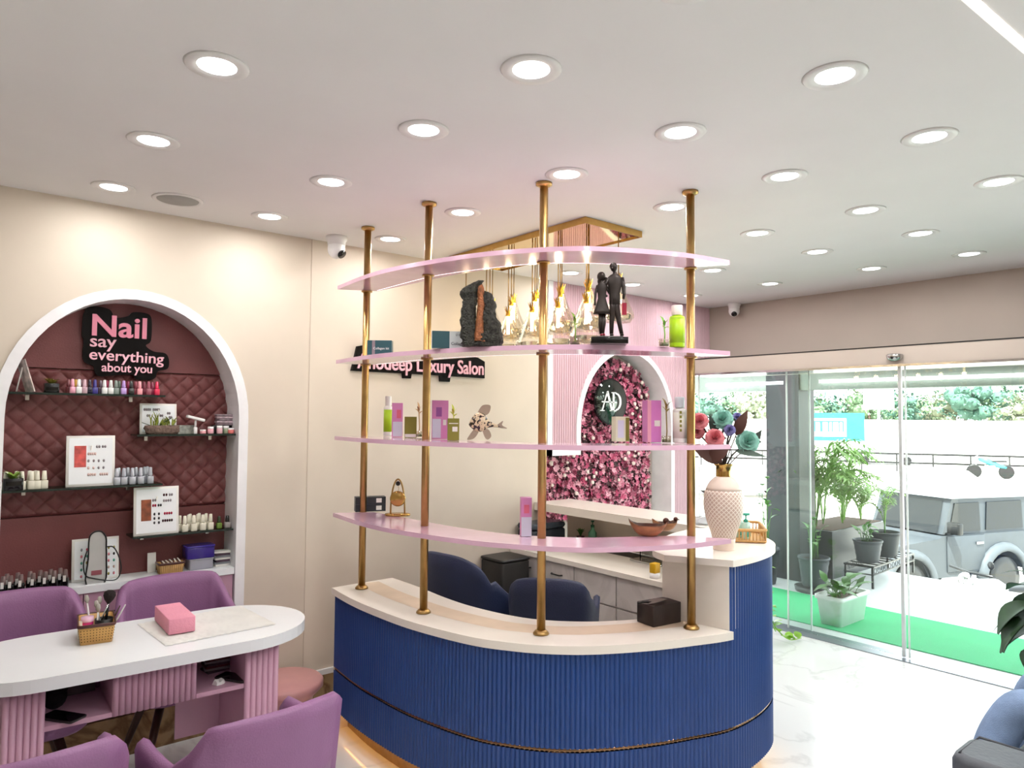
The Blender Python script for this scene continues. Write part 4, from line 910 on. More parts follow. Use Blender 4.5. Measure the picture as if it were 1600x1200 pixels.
# ================================================================ PENDANT CHANDELIER
CY0, CY1 = 2.525, 3.75
pl = thing('pendant_canopy', 'long gold mirror ceiling plate from which the glass pendant lamps hang', 'ceiling light', (2.785, 3.13, ZC))
PO = Matrix.Translation((-2.785, -3.13, -ZC))
mb = MB(); mb.m(M_gold)
for a, b in (((2.564, CY0, 2.655), (2.572, CY1, ZC-.001)), ((2.998, CY0, 2.655), (3.006, CY1, ZC-.001)), ((2.572, CY0, 2.655), (2.998, CY0+.008, ZC-.001)), ((2.572, CY1-.008, 2.655), (2.998, CY1, ZC-.001))): mb.box(a, b)
mb.xf(PO).build('side_frame', None, pl)
MB().box((2.572, CY0+.008, 2.662), (2.998, CY1-.008, 2.668)).xf(PO).build('mirror_plate', M_goldm, pl)
def pendant():
    t = thing('pendant_lamp', '', 'pendant light')
    # origin at the cap; rod goes up
    MB().tube([(0, 0, .0), (0, 0, 1)], .003, 8).build('rod', M_goldd, t)
    mb = MB(); mb.lathe([(.008, -.01), (.016, -.002), (.012, .02), (.013, .022)], n=16)
    for i in range(9):
        a = 2*PI*i/9; c, s_ = math.cos(a), math.sin(a); mb.leaf((.011*c, .011*s_, .012), (.026*c, .026*s_, .05), .009, (c, s_, 0), 0, 3, 0)
    mb.build('crown_cap', mat('polished_gold', '#e0b04a', .2, 1), t)
    MB().lathe([(.0, -.115), (.0095, -.113), (.010, -.01), (0, -.008)], n=14).build('lit_tube', M_tube, t)
    mb = MB(); mb.lathe([(.018, -.004), (.034, -.06), (.066, -.135), (.085, -.175), (.086, -.198), (.066, -.222), (.0, -.228)], n=18, smooth=False); mb.build('glass_shade', M_gclr, t)
    mb = MB(); mb.lathe([(.07, -.180), (.06, -.205), (.02, -.215), (0, -.21)], n=9, smooth=False); mb.build('faceted_crystal', mat('crystal', '#f4ead2', .05, trans=.9, ior=1.4), t)
    L = bpy.data.lights.new('lamp_light', 'POINT'); L.energy = .4; L.color = (1, .8, .55); L.shadow_soft_size = .02
    o = bpy.data.objects.new('lamp_light', L); COL.objects.link(o); o.parent = t; o.location = (0, 0, -.13)
    return t
pp_ = []
for k in range(6): pp_.append((2.65, 2.60+.215*k, 2.268, 'nearest row'))
for k in range(5): pp_.append((2.785, 2.72+.22*k, 2.36, 'middle row'))
for k in range(6): pp_.append((2.92, 2.62+.225*k, 2.41, 'far row'))
P0 = pendant(); ords = ['first', 'second', 'third', 'fourth', 'fifth', 'sixth']
cnt = {}
for i, (x, y, z, rn) in enumerate(pp_):
    t = P0 if i == 0 else dup(P0, (x, y, z)); t.location = (x, y, z); k = cnt.get(rn, 0); cnt[rn] = k+1
    hl = 'low hanging' if rn == 'nearest row' else 'middle height' if rn == 'middle row' else 'high hanging'
    t['label'] = f'{hl} glass teardrop pendant lamp with gold crown, {ords[k]} counted from the near canopy end'; t['group'] = 'glass teardrop pendant lamps'
    for o in COL.objects:
        if o.parent == t and o.name.startswith('rod'): o.scale = (1, 1, 2.662-z)

# ================================================================ THINGS ON THE PINK SHELVES
def on(px, py, z): 
    p = at(px, py, Z=z); return p
def carton(px, py, z, w, h, d, label, name, face, side, rz, extra=(), dy=0):
    p = on(px, py, z); t = thing(name, label, 'box', (p.x, p.y+dy, z+.0008), rz)
    mb = MB(); mb.m(face).box((-w/2, -d/2, 0), (w/2, d/2, h)); mb.build('carton', None, t)
    for (x0, z0, x1, z1, m, nm) in extra: MB().box((w*(x0-.5), -d/2-.0008, h*z0), (w*(x1-.5), -d/2-.0001, h*z1)).build(nm, m, t)
    return t
VA = math.radians(-32)   # products turned towards the room
m_pb = mat('pink_carton', '#dd8fc4', .4); m_pc = mat('coral_print', '#e66f8a', .4); m_lb = mat('pale_label', '#dcdcee', .4); m_ol = mat('olive_carton', '#7d7a2c', .5); m_teal = mat('teal_carton', '#2d545c', .4); m_lt = mat('light_grey_carton', '#cfd6d6', .4); m_dk = mat('dark_print', '#3b3b46', .5)
c = carton(597, 556, 1.961, .12, .075, .05, 'dark teal collagen kit box on the second pink shelf by the leftmost pole', 'product_box', m_teal, m_teal, math.radians(-38), [(.2, 0, .32, 1, mat('pink_grey_stripe', '#8f7f86', .4), 'stripe')], .02)
text('printed_words', 'Collagen kit', .016, M_w, c, (-.03, -.0262, .03), (PI/2, 0, 0), .0004)
c = carton(706, 545, 1.961, .165, .075, .04, 'teal and pale grey collagen kit box on the second pink shelf', 'product_box', m_lt, m_lt, math.radians(-30), [(0, 0, .46, 1, m_teal, 'teal_panel')], .01)
text('printed_words', 'Collagen kit', .018, m_dk, c, (.0, -.0212, .015), (PI/2, 0, 0), .0004); text('printed_words', 'D E R M A', .013, m_dk, c, (.02, -.0212, .055), (PI/2, 0, 0), .0004)
# dark sculpture
p = on(755, 541, 1.961); random.seed(12)
t = thing('rock_sculpture', 'rough dark bronze sculpture of two rising figures on the second pink shelf', 'sculpture', (p.x, p.y+.02, 1.9608), VA)
def lump(prof, seed, amp=.2, n=26, m_rep=4):
    rings = []; rnd = random.Random(seed)
    P = catmull([(a, b, c_) for a, b, c_, d_, e_ in prof], m_rep); D_ = catmull([(d_, e_, 0) for a, b, c_, d_, e_ in prof], m_rep)
    for p_, q_ in zip(P, D_):
        rings.append([(p_.x+q_.x*math.cos(2*PI*j/n)*(1+rnd.uniform(-amp, amp)), p_.y+q_.y*math.sin(2*PI*j/n)*(1+rnd.uniform(-amp, amp)), p_.z+rnd.uniform(-.002, .002)) for j in range(n)])
    return rings
m_rock = mat('dark_bronze_rock', '#2f2e28', .5, .3, var=.8, scale=70, bump=1, bscale=110); m_cop = mat('copper_rock', '#9a5f3c', .5, .3, var=.5, scale=50, bump=.8, bscale=120)
mb = MB(); mb.rings(lump([(-.03, 0, 0, .045, .035), (-.045, 0, .05, .035, .03), (-.052, 0, .11, .032, .028), (-.05, 0, .16, .028, .026), (-.045, 0, .195, .03, .024), (-.05, 0, .225, .036, .028), (-.03, 0, .255, .03, .024), (.0, 0, .28, .012, .012)], 1), True, True); mb.build('left_figure', m_rock, t)
mb = MB(); mb.rings(lump([(.02, 0, 0, .07, .04), (.03, 0, .04, .06, .04), (.045, 0, .08, .045, .036), (.03, 0, .13, .034, .03), (.03, 0, .18, .032, .028), (.022, 0, .22, .028, .024), (.01, 0, .235, .01, .01)], 2), True, True); mb.build('right_figure', m_rock, t)
mb = MB(); mb.rings(lump([(-.005, -.012, .02, .03, .03), (-.005, -.012, .10, .018, .02), (.0, -.012, .17, .014, .018), (-.002, -.01, .24, .014, .016), (.0, -.006, .262, .006, .006)], 3), True, True); mb.build('copper_ridge', m_cop, t)
# couple statue
p = on(960, 537, 1.961)
st = thing('couple_statue', 'dark bronze figurine of a man and woman walking arm in arm with red bag', 'sculpture', (p.x, p.y+.03, 1.9608), math.radians(-42)); st.scale = (.86,)*3
m_br = mat('dark_bronze', '#2a211d', .45, .3, var=.3, scale=40)
MB().rbox((-.085, -.05, 0), (.085, .05, .03), .002, 1, .001).build('plinth', M_blackg, st)
MB().rbox((-.06, -.035, .03), (.065, .035, .036), .01, 3).build('ground', mat('grey_stone_ground', '#6b6765', .6), st)
def limb(mb, pts, rs, n=9): mb.tube(pts, rs, n)
z0 = .036
# man: skinned as one body from swept sections
mb = MB()
limb(mb, [(.012, 0, z0+.012), (.013, .0, z0+.07), (.018, 0, z0+.13), (.022, 0, z0+.175)], [.009, .0115, .016, .018])
limb(mb, [(.058, -.012, z0+.012), (.047, -.004, z0+.07), (.036, 0, z0+.13), (.03, 0, z0+.175)], [.009, .0115, .016, .018])
mb.rings([[(.027+a*math.cos(2*PI*j/16), b*math.sin(2*PI*j/16), z0+z) for j in range(16)] for z, a, b in ((.15, .026, .018), (.18, .026, .018), (.205, .025, .016), (.245, .033, .019), (.275, .036, .018), (.29, .02, .014), (.296, .009, .009), (.305, .009, .009))], True, True)
mb.ball((.022, -.003, z0+.325), .0185, 14, 10, (.9, 1, 1.15)); mb.ball((.021, .003, z0+.331), .0195, 12, 8, (.95, 1, .95)); mb.ball((.014, -.018, z0+.32), .004, 6, 5)
limb(mb, [(.058, 0, z0+.276), (.068, .0, z0+.235), (.07, -.008, z0+.20), (.066, -.012, z0+.175)], [.012, .0105, .008, .006])
limb(mb, [(-.005, 0, z0+.276), (-.018, .006, z0+.24), (-.02, .012, z0+.20), (-.01, .0, z0+.19)], [.012, .0105, .008, .006])
mb.ball((.012, -.01, z0+.006), .011, 9, 6, (.9, 1.7, .6)); mb.ball((.058, -.022, z0+.006), .011, 9, 6, (.9, 1.7, .6))
mb.build('man', m_br, st)
mb = MB()
limb(mb, [(-.038, 0, z0+.012), (-.04, 0, z0+.06), (-.036, 0, z0+.12)], [.006, .0095, .012]); limb(mb, [(-.028, -.014, z0+.014), (-.024, -.006, z0+.06), (-.026, 0, z0+.12)], [.006, .0095, .012])
mb.rings([[(-.033+a*math.cos(2*PI*j/20)*(1+.08*math.sin(5*j)), a*.7*math.sin(2*PI*j/20)*(1+.08*math.cos(5*j)), z0+z) for j in range(20)] for z, a in ((.105, .040), (.12, .036), (.15, .026), (.18, .018), (.205, .02), (.232, .023), (.25, .018), (.258, .008), (.268, .007))], True, True)
mb.ball((-.033, -.002, z0+.285), .016, 12, 9, (.9, 1, 1.15)); mb.ball((-.035, .008, z0+.283), .020, 12, 9, (1, .9, 1.2)); mb.ball((-.038, .012, z0+.262), .015, 10, 7, (1, .8, 1.3))
limb(mb, [(-.052, 0, z0+.24), (-.062, 0, z0+.205), (-.066, -.01, z0+.165), (-.066, -.014, z0+.145)], [.0075, .0065, .0055, .0045])
limb(mb, [(-.015, .004, z0+.24), (.005, .012, z0+.205), (.03, .018, z0+.19)], [.0075, .0065, .005])
mb.build('woman', m_br, st)
m_red = mat('crimson_enamel', '#8e1330', .3)
MB().box((.058, -.022, z0+.10), (.08, -.004, z0+.155)).build('red_bag', m_red, st); mb = MB(); mb.ball((-.036, -.012, z0+.006), .009, 8, 6, (.8, 1.6, .7)); mb.ball((-.026, -.026, z0+.006), .009, 8, 6, (.8, 1.6, .7)); mb.build('red_shoes', m_red, st)
# small plant glass and product bottles
def glass_plant(px, py, z, label, h=.10, col='#7d9a3a'):
    p = on(px, py, z); t = thing('plant_glass', label, 'plant', (p.x, p.y+.01, z+.0008))
    MB().lathe([(0, .001), (.022, .001), (.023, .03), (.021, .03), (.02, .004)], n=16).build('glass', M_gclr, t)
    MB().lathe([(0, .0025), (.018, .0025), (.018, .014), (0, .015)], n=14).build('moss', mat('moss', '#5d6b2c', .8, var=.3), t)
    mb = MB(); mb.tube([(0, 0, .01), (.004, 0, .05), (-.002, 0, h)], .003, 6); 
    for i in range(5): a = i*1.9; mb.leaf((0, 0, h*.8+.004*i), (.03*math.cos(a), .03*math.sin(a), h*.9+.012*i), .012, n=3)
    mb.build('sprig', mat('sprig_'+col[1:], col, .5), t); return t
glass_plant(901, 539, 1.961, 'small sprig in a clear glass left of the couple statue')
glass_plant(1041, 541, 1.961, 'leafy sprig in a clear glass beside the green bottle', .09, '#6fae3c')
def bottle(px, py, z, label, h, r, body, lab, cap, labcol=None, square=False, dy=0):
    p = on(px, py, z); t = thing('product_bottle', label, 'bottle', (p.x, p.y+dy, z+.0008), VA)
    MB().lathe([(0, 0), (r*.95, 0), (r, .004), (r, h*.70), (r*.9, h*.735), (r*.55, h*.75), (r*.55, h*.77), (0, h*.77)], n=26).build('bottle', body, t)
    MB().lathe([(r*1.012, h*.10), (r*1.012, h*.66)], n=26).build('label', lab, t)
    MB().lathe([(r*.68, h*.765), (r*.7, h*.77), (r*.7, h*.99), (r*.66, h), (0, h)], n=22).build('cap', cap, t); return t
m_lime = mat('lime_label', '#a6cc1e', .35); m_cap = mat('blush_cap', '#ecdcd6', .3); m_wb = mat('white_bottle', '#f0efe9', .3)
bottle(1058, 543, 1.961, 'lime green bottle with pale cap on the second pink shelf', .175, .032, m_lime, m_lime, m_cap)
b_ = bottle(606, 681, 1.556, 'tall white bottle with lime label at the left of the third pink shelf', .215, .024, m_wb, m_lime, m_wb)
b_ = bottle(1062, 692, 1.556, 'tall white bottle with pale cap left of the rightmost pole', .205, .031, m_wb, mat('ivory_label', '#e6e6d8', .35), mat('ice_cap', '#dbe4ea', .3))
for k in range(5): MB().box((-.012, -.0325, .05+.02*k), (-.002, -.0318, .062+.02*k)).build('printed_mark', m_ol, b_)
m_img = [(.45, .55, .85, .8, m_pc, 'printed_flower'), (.1, .02, .98, .45, m_lb, 'pale_label')]
c = carton(622, 683, 1.556, .055, .175, .05, 'pink carton between the tall white bottle and small olive box', 'product_box', m_pb, m_pb, VA, m_img, .01); 
c = carton(638, 684, 1.556, .06, .105, .05, 'small olive carton left of the second brass pole on the third shelf', 'product_box', m_ol, m_ol, VA, [(.05, .03, .95, .18, M_paper, 'white_strip')], -.02)
glass_plant(656, 683, 1.556, 'dried sprig in glass directly left of the second brass pole', .15, '#b48d5e')
c = carton(687, 686, 1.556, .078, .185, .055, 'larger pink carton directly right of the second brass pole', 'product_box', m_pb, m_pb, VA, [(.25, .58, .6, .82, mat('violet_print', '#9c5aa0', .4), 'printed_flower'), (.03, .03, .55, .52, m_lb, 'pale_label'), (.68, .36, .88, .5, M_paper, 'small_label')], .0)
c = carton(706, 688, 1.556, .052, .10, .05, 'olive carton with small white label right of the larger pink carton', 'product_box', m_ol, m_ol, VA, [(.4, .4, .85, .62, M_paper, 'small_label'), (.1, .75, .9, .79, M_paper, 'white_line')], -.01)
glass_plant(714, 686, 1.556, 'thin sprig with yellow tip behind the olive carton', .135, '#c2cf4a').location.y += .02
# fish
p = on(757, 688, 1.556); t = thing('fish_ornament', 'cream and black mottled glass fish ornament on the third pink shelf', 'ornament', (p.x, p.y+.03, 1.5568), VA)
def mottled():
    m = mat('mottled_glass', '#e8d3ac', .15, coat=.6); N = m.node_tree.nodes; L = m.node_tree.links; b = N['Principled BSDF']
    tc = N.new('ShaderNodeTexCoord'); v = N.new('ShaderNodeTexNoise'); v.inputs['Scale'].default_value = 75; v.inputs['Detail'].default_value = 1; L.new(tc.outputs['Object'], v.inputs[0])
    r = N.new('ShaderNodeValToRGB'); r.color_ramp.interpolation = 'CONSTANT'; e = r.color_ramp.elements; e[0].color = lin('#2a221c'); e[1].color = lin('#ead8b4'); e[1].position = .47; L.new(v.outputs[0], r.inputs[0]); L.new(r.outputs[0], b.inputs['Base Color']); return m
mb = MB(); pf = [(-.056, 0, .072, .003, .003), (-.045, 0, .078, .022, .016), (-.02, 0, .083, .044, .026), (.01, 0, .083, .043, .024), (.03, 0, .078, .024, .014), (.05, 0, .072, .012, .008), (.075, 0, .066, .007, .004), (.10, 0, .06, .001, .001)]
P = catmull([a[:3] for a in pf], 3); Q = catmull([(a[3], a[4], 0) for a in pf], 3)
mb.rings([[(p_.x, q_.y*math.cos(2*PI*j/18), p_.z+q_.x*math.sin(2*PI*j/18)) for j in range(18)] for p_, q_ in zip(P, Q)], True, True); mb.build('body', mottled(), t)
def fin(pts, y=0): MB().prismy([(p.x, p.y) for p in catmull([(a, b, 0) for a, b in pts], 4, True)], -.0022, .0022).build('fin', mat('smoky_glass', '#c9b6a8', .08, trans=.6, alpha=.9), t)
fin([(-.015, .12), (.0, .155), (.02, .165), (.045, .16), (.04, .13), (.02, .115)]); fin([(-.03, .05), (-.055, .018), (-.062, .0), (-.03, .008), (-.01, .04)]); fin([(.01, .045), (.02, .012), (.035, .002), (.05, .02), (.035, .05)]); fin([(.075, .068), (.105, .09), (.10, .07), (.125, .055), (.10, .055), (.08, .06)])

# right hand boxes
m_cr = mat('cream_carton', '#e7e6cd', .4)
c = carton(972, 690, 1.556, .068, .115, .05, 'cream and olive carton before the flower wall on the third shelf', 'product_box', m_cr, m_cr, math.radians(-25), [(.14, .15, .6, .85, m_lb, 'pale_panel'), (.72, .02, .98, .96, m_ol, 'olive_strip')], .01)
c = carton(1021, 691, 1.556, .068, .19, .055, 'tall bright pink carton with white barcode label on the third shelf', 'product_box', mat('bright_pink_carton', '#d67fc6', .4), m_pb, math.radians(-25), [(.0, 0, .26, 1, mat('rose_side', '#e7a3b8', .4), 'rose_strip'), (.5, .38, .92, .52, M_paper, 'small_label')], .01)
glass_plant(1044, 692, 1.556, 'bare curved sprig beside the tall white bottle at right', .17, '#7d6a2e')
# bottom shelf: black boxes, gong, pink carton, wooden bowls
c0 = carton(585, 800, 1.151, .16, .038, .06, 'lower of two black cartons behind the leftmost brass pole', 'product_box', mat('charcoal_carton', '#2b2f34', .45), m_dk, math.radians(-20), [(.68, .2, .86, .8, M_paper, 'white_label')], .05)
c1_ = dup(c0, c0.location+Vector((0, 0, .0392)), None, 'upper of two black cartons behind the leftmost brass pole')
p = on(618, 806, 1.151); t = thing('desk_gong', 'brass arch stand with a hanging round gong on the lowest pink shelf', 'ornament', (p.x+.012, p.y+.0, 1.1508), math.radians(-35))
MB().lathe([(0, 0), (.064, 0), (.066, .004), (.064, .011), (.05, .014), (0, .014)], n=36, sy=.6).build('base', M_gold, t)
ap = [(.036*math.cos(a)*1.0, 0, .012+.175*math.sin(a)**.9) for a in [PI*i/24 for i in range(25)]]; ap = [(x, y, z) for x, y, z in ap]
MB().tube(ap, .0045, 8).build('arch', M_goldd, t); MB().ball((0, 0, .165), .012, 12, 8, (1, .6, 1)).build('knob', M_black, t); MB().tube([(0, 0, .155), (.004, 0, .14), (0, 0, .125)], .0012, 6).build('hook', M_goldd, t)
MB().lathe([(0, 0), (.030, .0), (.038, .004), (.040, .014), (.036, .018), (0, .018)], n=32).xf(Matrix.Translation((0, .009, .088)) @ Matrix.Rotation(PI/2, 4, 'X')).build('gong', M_gold, t)
c = carton(826, 838, 1.151, .045, .165, .045, 'tall slim pink carton left of the third brass pole on the lowest shelf', 'product_box', m_pb, m_pb, VA, [(.25, .6, .75, .82, m_pc, 'printed_flower'), (.0, .0, 1.0, .5, m_lb, 'pale_label')], .02)
def bird_bowl(px, py, label, s, rz):
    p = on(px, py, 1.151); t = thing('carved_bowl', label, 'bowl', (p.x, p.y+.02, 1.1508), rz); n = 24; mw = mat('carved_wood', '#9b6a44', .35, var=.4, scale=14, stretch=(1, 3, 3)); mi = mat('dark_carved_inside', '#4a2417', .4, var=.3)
    def rg(k, z, lift=1): 
        o = []
        for j in range(n):
            a = 2*PI*j/n; x = math.cos(a)*.085*k*s; y = math.sin(a)*.05*k*s; zz = z*s+max(0, -math.cos(a))**4*.028*s*k*k*lift+max(0, math.cos(a))**6*.02*s*k*lift; o.append((x, y, zz))
        return o
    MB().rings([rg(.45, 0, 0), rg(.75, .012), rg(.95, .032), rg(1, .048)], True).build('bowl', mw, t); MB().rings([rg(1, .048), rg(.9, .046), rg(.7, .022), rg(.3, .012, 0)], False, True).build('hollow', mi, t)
    mb = MB(); mb.ball((.078*s, 0, .066*s), .014*s, 10, 7); mb.tube([(.088*s, 0, .066*s), (.105*s, 0, .06*s)], [.005*s, .001], 6); mb.build('bird_head', mi, t); return t
bird_bowl(1018, 838, 'larger carved wooden bird bowl on the lowest pink shelf', 1.0, math.radians(-45)); bird_bowl(1058, 832, 'smaller carved wooden bird bowl beside the rightmost brass pole', .75, math.radians(-20)).location.y += .05

# ---- things on the desk
p = at(1131, 862, Z=1.05)
vs = thing('flower_vase', 'tall cream patterned vase with gold neck holding fabric roses on the raised desk', 'vase', (p.x*1.018, p.y*1.018, 1.0505))
H_ = .385
def lattice():
    m = mat('vase_lattice', '#e6d2c2', .4); N = m.node_tree.nodes; L = m.node_tree.links; b = N['Principled BSDF']
    tc = N.new('ShaderNodeTexCoord'); sx = N.new('ShaderNodeSeparateXYZ'); L.new(tc.outputs['Object'], sx.inputs[0])
    at2 = N.new('ShaderNodeMath'); at2.operation = 'ARCTAN2'; L.new(sx.outputs[1], at2.inputs[0]); L.new(sx.outputs[0], at2.inputs[1])
    outs = []
    for sg in (1, -1):
        a = N.new('ShaderNodeMath'); a.operation = 'MULTIPLY'; a.inputs[1].default_value = 26*sg; L.new(at2.outputs[0], a.inputs[0])
        z = N.new('ShaderNodeMath'); z.operation = 'MULTIPLY_ADD'; z.inputs[1].default_value = 300; L.new(sx.outputs[2], z.inputs[0]); L.new(a.outputs[0], z.inputs[2])
        s = N.new('ShaderNodeMath'); s.operation = 'SINE'; L.new(z.outputs[0], s.inputs[0]); outs.append(s)
    mx = N.new('ShaderNodeMath'); mx.operation = 'MAXIMUM'; L.new(outs[0].outputs[0], mx.inputs[0]); L.new(outs[1].outputs[0], mx.inputs[1])
    g = N.new('ShaderNodeMath'); g.operation = 'GREATER_THAN'; g.inputs[1].default_value = .75; L.new(mx.outputs[0], g.inputs[0])
    mc = N.new('ShaderNodeMix'); mc.data_type = 'RGBA'; mc.inputs['A'].default_value = lin('#cdb3a4'); mc.inputs['B'].default_value = lin('#f6ece2'); L.new(g.outputs[0], mc.inputs['Factor']); L.new(mc.outputs['Result'], b.inputs['Base Color'])
    bp = N.new('ShaderNodeBump'); bp.inputs['Strength'].default_value = .4; bp.inputs['Distance'].default_value = .003; L.new(g.outputs[0], bp.inputs['Height']); L.new(bp.outputs[0], b.inputs['Normal']); return m
prof = [(0, 0), (.046, 0), (.05, .006), (.052, .04), (.062, .085), (.078, .13), (.090, .18), (.093, .22), (.088, .265), (.072, .305), (.05, .332), (.035, .342)]
pr = [(p_.x, p_.y) for p_ in catmull([(a, b, 0) for a, b in prof], 3)]
m_vs = mat('vase_ceramic', '#ecd9cb', .25)
ka = max(i for i, q_ in enumerate(pr) if q_[1] < .065); kb = min(i for i, q_ in enumerate(pr) if q_[1] > .27)
MB().lathe(pr[:ka+1], n=40).build('foot', m_vs, vs); MB().lathe(pr[ka:kb+1], n=40).build('patterned_belly', lattice(), vs); MB().lathe(pr[kb:], n=40).build('shoulder', m_vs, vs)
MB().lathe([(.035, .338), (.036, .345), (.034, .36), (.036, .39), (.043, .395), (.044, .402), (.036, .402), (.03, .35)], n=32).build('gold_neck', M_gold, vs)
random.seed(31)
def stem_to(px, py, depth_off, r=.004):
    """a flower head position at the vase's distance from the camera"""
    d = fw+rt*((px-800)/F)+up*((600-py)/F); base = Vector((vs.location.x, vs.location.y)); t_ = (base.length+depth_off)/Vector((d.x, d.y)).length
    return Vector((d.x*t_, d.y*t_, EYE+d.z*t_))
toC = Vector((-.83, -.55, .0)).normalized()
def rose(name, label, px, py, off, R, m, mleaf, face, inner=None):
    R = R*1.22; hd = stem_to(px, py, off); o = Vector((vs.location.x, vs.location.y, 1.44)); t = thing(name, label, 'flower', o); h = hd-o
    MB().tube([(0, 0, -.20), (0, 0, -.03), (h.x*.35, h.y*.35, h.z*.45), (h.x, h.y, h.z)], [.003, .004, .004, .005], 6).build('stem', mat('brown_stem', '#33231d', .6), t)
    ax = Vector(face).normalized(); s1 = ax.cross(Vector((0, 0, 1))).normalized(); s2 = s1.cross(ax)
    for layer, (k, rad, hgt, w) in enumerate(((7, 1.0, .25, .85), (6, .78, .55, .75), (5, .52, .75, .6), (4, .28, .85, .42))):
        mb = MB()
        for i in range(k):
            a = 2*PI*(i+.5*layer)/k+random.uniform(-.1, .1); d1 = s1*math.cos(a)+s2*math.sin(a); tn = ax.cross(d1); rows = []
            for u in range(5):
                f = u/4; q_ = h+d1*R*rad*(f**.7)+ax*R*(hgt*f-.35*f*f*rad-.25+.25); wd = R*w*math.sin(PI*(.12+.70*f))*.72; curl = ax*R*.12*f
                rows.append([q_-tn*wd+curl, q_-tn*wd*.5, q_+d1*R*.04, q_+tn*wd*.5, q_+tn*wd+curl])
            mb.rings(rows, closed=False); mb.rings([[v_+ax*-.0012 for v_ in r_[::-1]] for r_ in rows], closed=False)
        mb.build('petals', (inner if inner and layer > 1 else m), t)
    mb = MB()
    for i in range(3): a = i*2.1+1; d1 = s1*math.cos(a)+s2*math.sin(a); mb.leaf(h-ax*.004, h+d1*R*1.25-ax*R*.3, R*.7, ax, .1, 4)
    mb.build('sepals', mleaf, t); return t
m_tp = mat('pink_felt_petal', '#e08e94', .7); m_td = mat('deep_rose_petal', '#dc7f88', .7); m_ta = mat('aqua_felt_petal', '#8fc4b6', .7); m_tv = mat('lavender_felt_petal', '#8d8ac0', .7); m_lf = mat('brown_felt_leaf', '#4b2a20', .6, var=.15); m_lg = mat('dark_green_felt_leaf', '#28332c', .6)
rose('fabric_rose', 'pink fabric rose behind the rightmost brass pole, upper', 1093, 658, -.02, .034, m_tp, m_lg, (-.8, -.5, .3), m_td)
rose('fabric_rose', 'pink fabric rose lowest and nearest in the vase', 1117, 684, -.07, .036, m_tp, m_lf, (-.75, -.6, .35), m_td)
rose('fabric_rose', 'aqua fabric rose at the top of the bouquet', 1129, 655, .0, .040, m_ta, m_lg, (-.8, -.5, .4))
rose('fabric_rose', 'aqua fabric rose at the right side of the bouquet', 1168, 690, .01, .044, m_ta, m_lg, (-.75, -.7, .25))
rose('fabric_rose', 'lavender fabric bud in the centre of the bouquet', 1140, 672, -.03, .022, m_tv, m_lf, (-.8, -.5, .2))
rose('fabric_rose', 'lavender fabric bud at the top right of the bouquet', 1152, 651, .03, .018, m_tv, m_lf, (-.8, -.5, .5))
rose('fabric_rose', 'pink fabric rose half hidden by the rightmost pole, lower', 1090, 675, .03, .028, m_tp, m_lf, (-.9, -.3, .2))
def big_leaf(label, pts, off, w, m):
    o = Vector((vs.location.x, vs.location.y, 1.44)); t = thing('fabric_leaf', label, 'leaf', o); a = stem_to(*pts[0], off)-o; b = stem_to(*pts[1], off)-o
    MB().tube([(0, 0, -.18), (0, 0, -.02), a*.5, a], .003, 6).build('stem', MATS['brown_stem'], t)
    MB().leaf(a, b, w, (-.8, -.5, .3), .08, 8, .15).build('blade', m, t)
big_leaf('large brown leaf standing up at the top right of the bouquet', ((1150, 680), (1168, 641)), 0, .055, m_lf)
big_leaf('broad brown leaf drooping left under the shelf edge', ((1128, 722), (1082, 700)), -.05, .065, m_lf)
big_leaf('broad brown leaf lying right under the lowest pink rose', ((1108, 718), (1142, 697)), -.06, .07, m_lf)
big_leaf('dark leaf behind the right aqua rose', ((1175, 695), (1190, 672)), .04, .04, m_lg)
big_leaf('dark green leaf left of the top aqua rose', ((1118, 680), (1108, 648)), .0, .035, m_lg)
big_leaf('long grey green leaf trailing right below the aqua rose', ((1150, 705), (1198, 714)), .0, .03, mat('grey_green_leaf', '#56695f', .6))
# cane tray with two sanitiser bottles
bx, by = 3.30, 2.09
t = thing('cane_tray', 'honey coloured cane rail basket on the raised desk right of the vase', 'basket', (bx, by, 1.0505), math.radians(38))
def rr2(w, d, z, r=.03): return [(x, y, z) for x, y in rrect(-w, -d, w, d, r, 4)]
mc_ = mat('cane', '#c79a5e', .5, var=.15)
MB().box((-.15, -.085, .001), (.15, .085, .005)).build('base_board', mc_, t)
for z, r in ((.008, .005), (.062, .008)):
    q_ = rr2(.155, .09, z); MB().tube(q_+[q_[0], q_[1]], r, 8, False).build('rail', mc_, t)
q_ = rr2(.155, .09, .0)
Q2 = resample([Vector((a[0], a[1])) for a in q_+[q_[0]]], .0165)
for a_ in Q2[:60]: MB().tube([(a_.x, a_.y, .006), (a_.x, a_.y, .06)], .0032, 5).build('spindle', mc_, t)
for (dx, dy, lb) in ((-.07, -.0, 'green hand sanitiser bottle with handle in the cane tray, nearer the vase'), (-.02, .03, 'green hand sanitiser bottle with handle in the cane tray, further right')):
    v = Matrix.Rotation(math.radians(38), 3, 'Z') @ Vector((dx, dy, 0)); b_ = thing('sanitiser_bottle', lb, 'bottle', (bx+v.x, by+v.y, 1.0565))
    MB().rbox((-.022, -.016, 0), (.022, .016, .085), .010, 3).build('bottle', mat('aqua_gel', '#bfe6da', .1, alpha=.75), b_); MB().box((-.018, -.0168, .012), (.018, -.0162, .045)).build('label', mat('teal_label', '#1f8f78', .3), b_)
    MB().lathe([(.010, .085), (.011, .09), (.011, .098), (.004, .10), (.004, .118), (.02, .119), (.02, .13), (0, .131)], n=14).build('pump', mat('teal_cap', '#3aa58c', .3), b_)
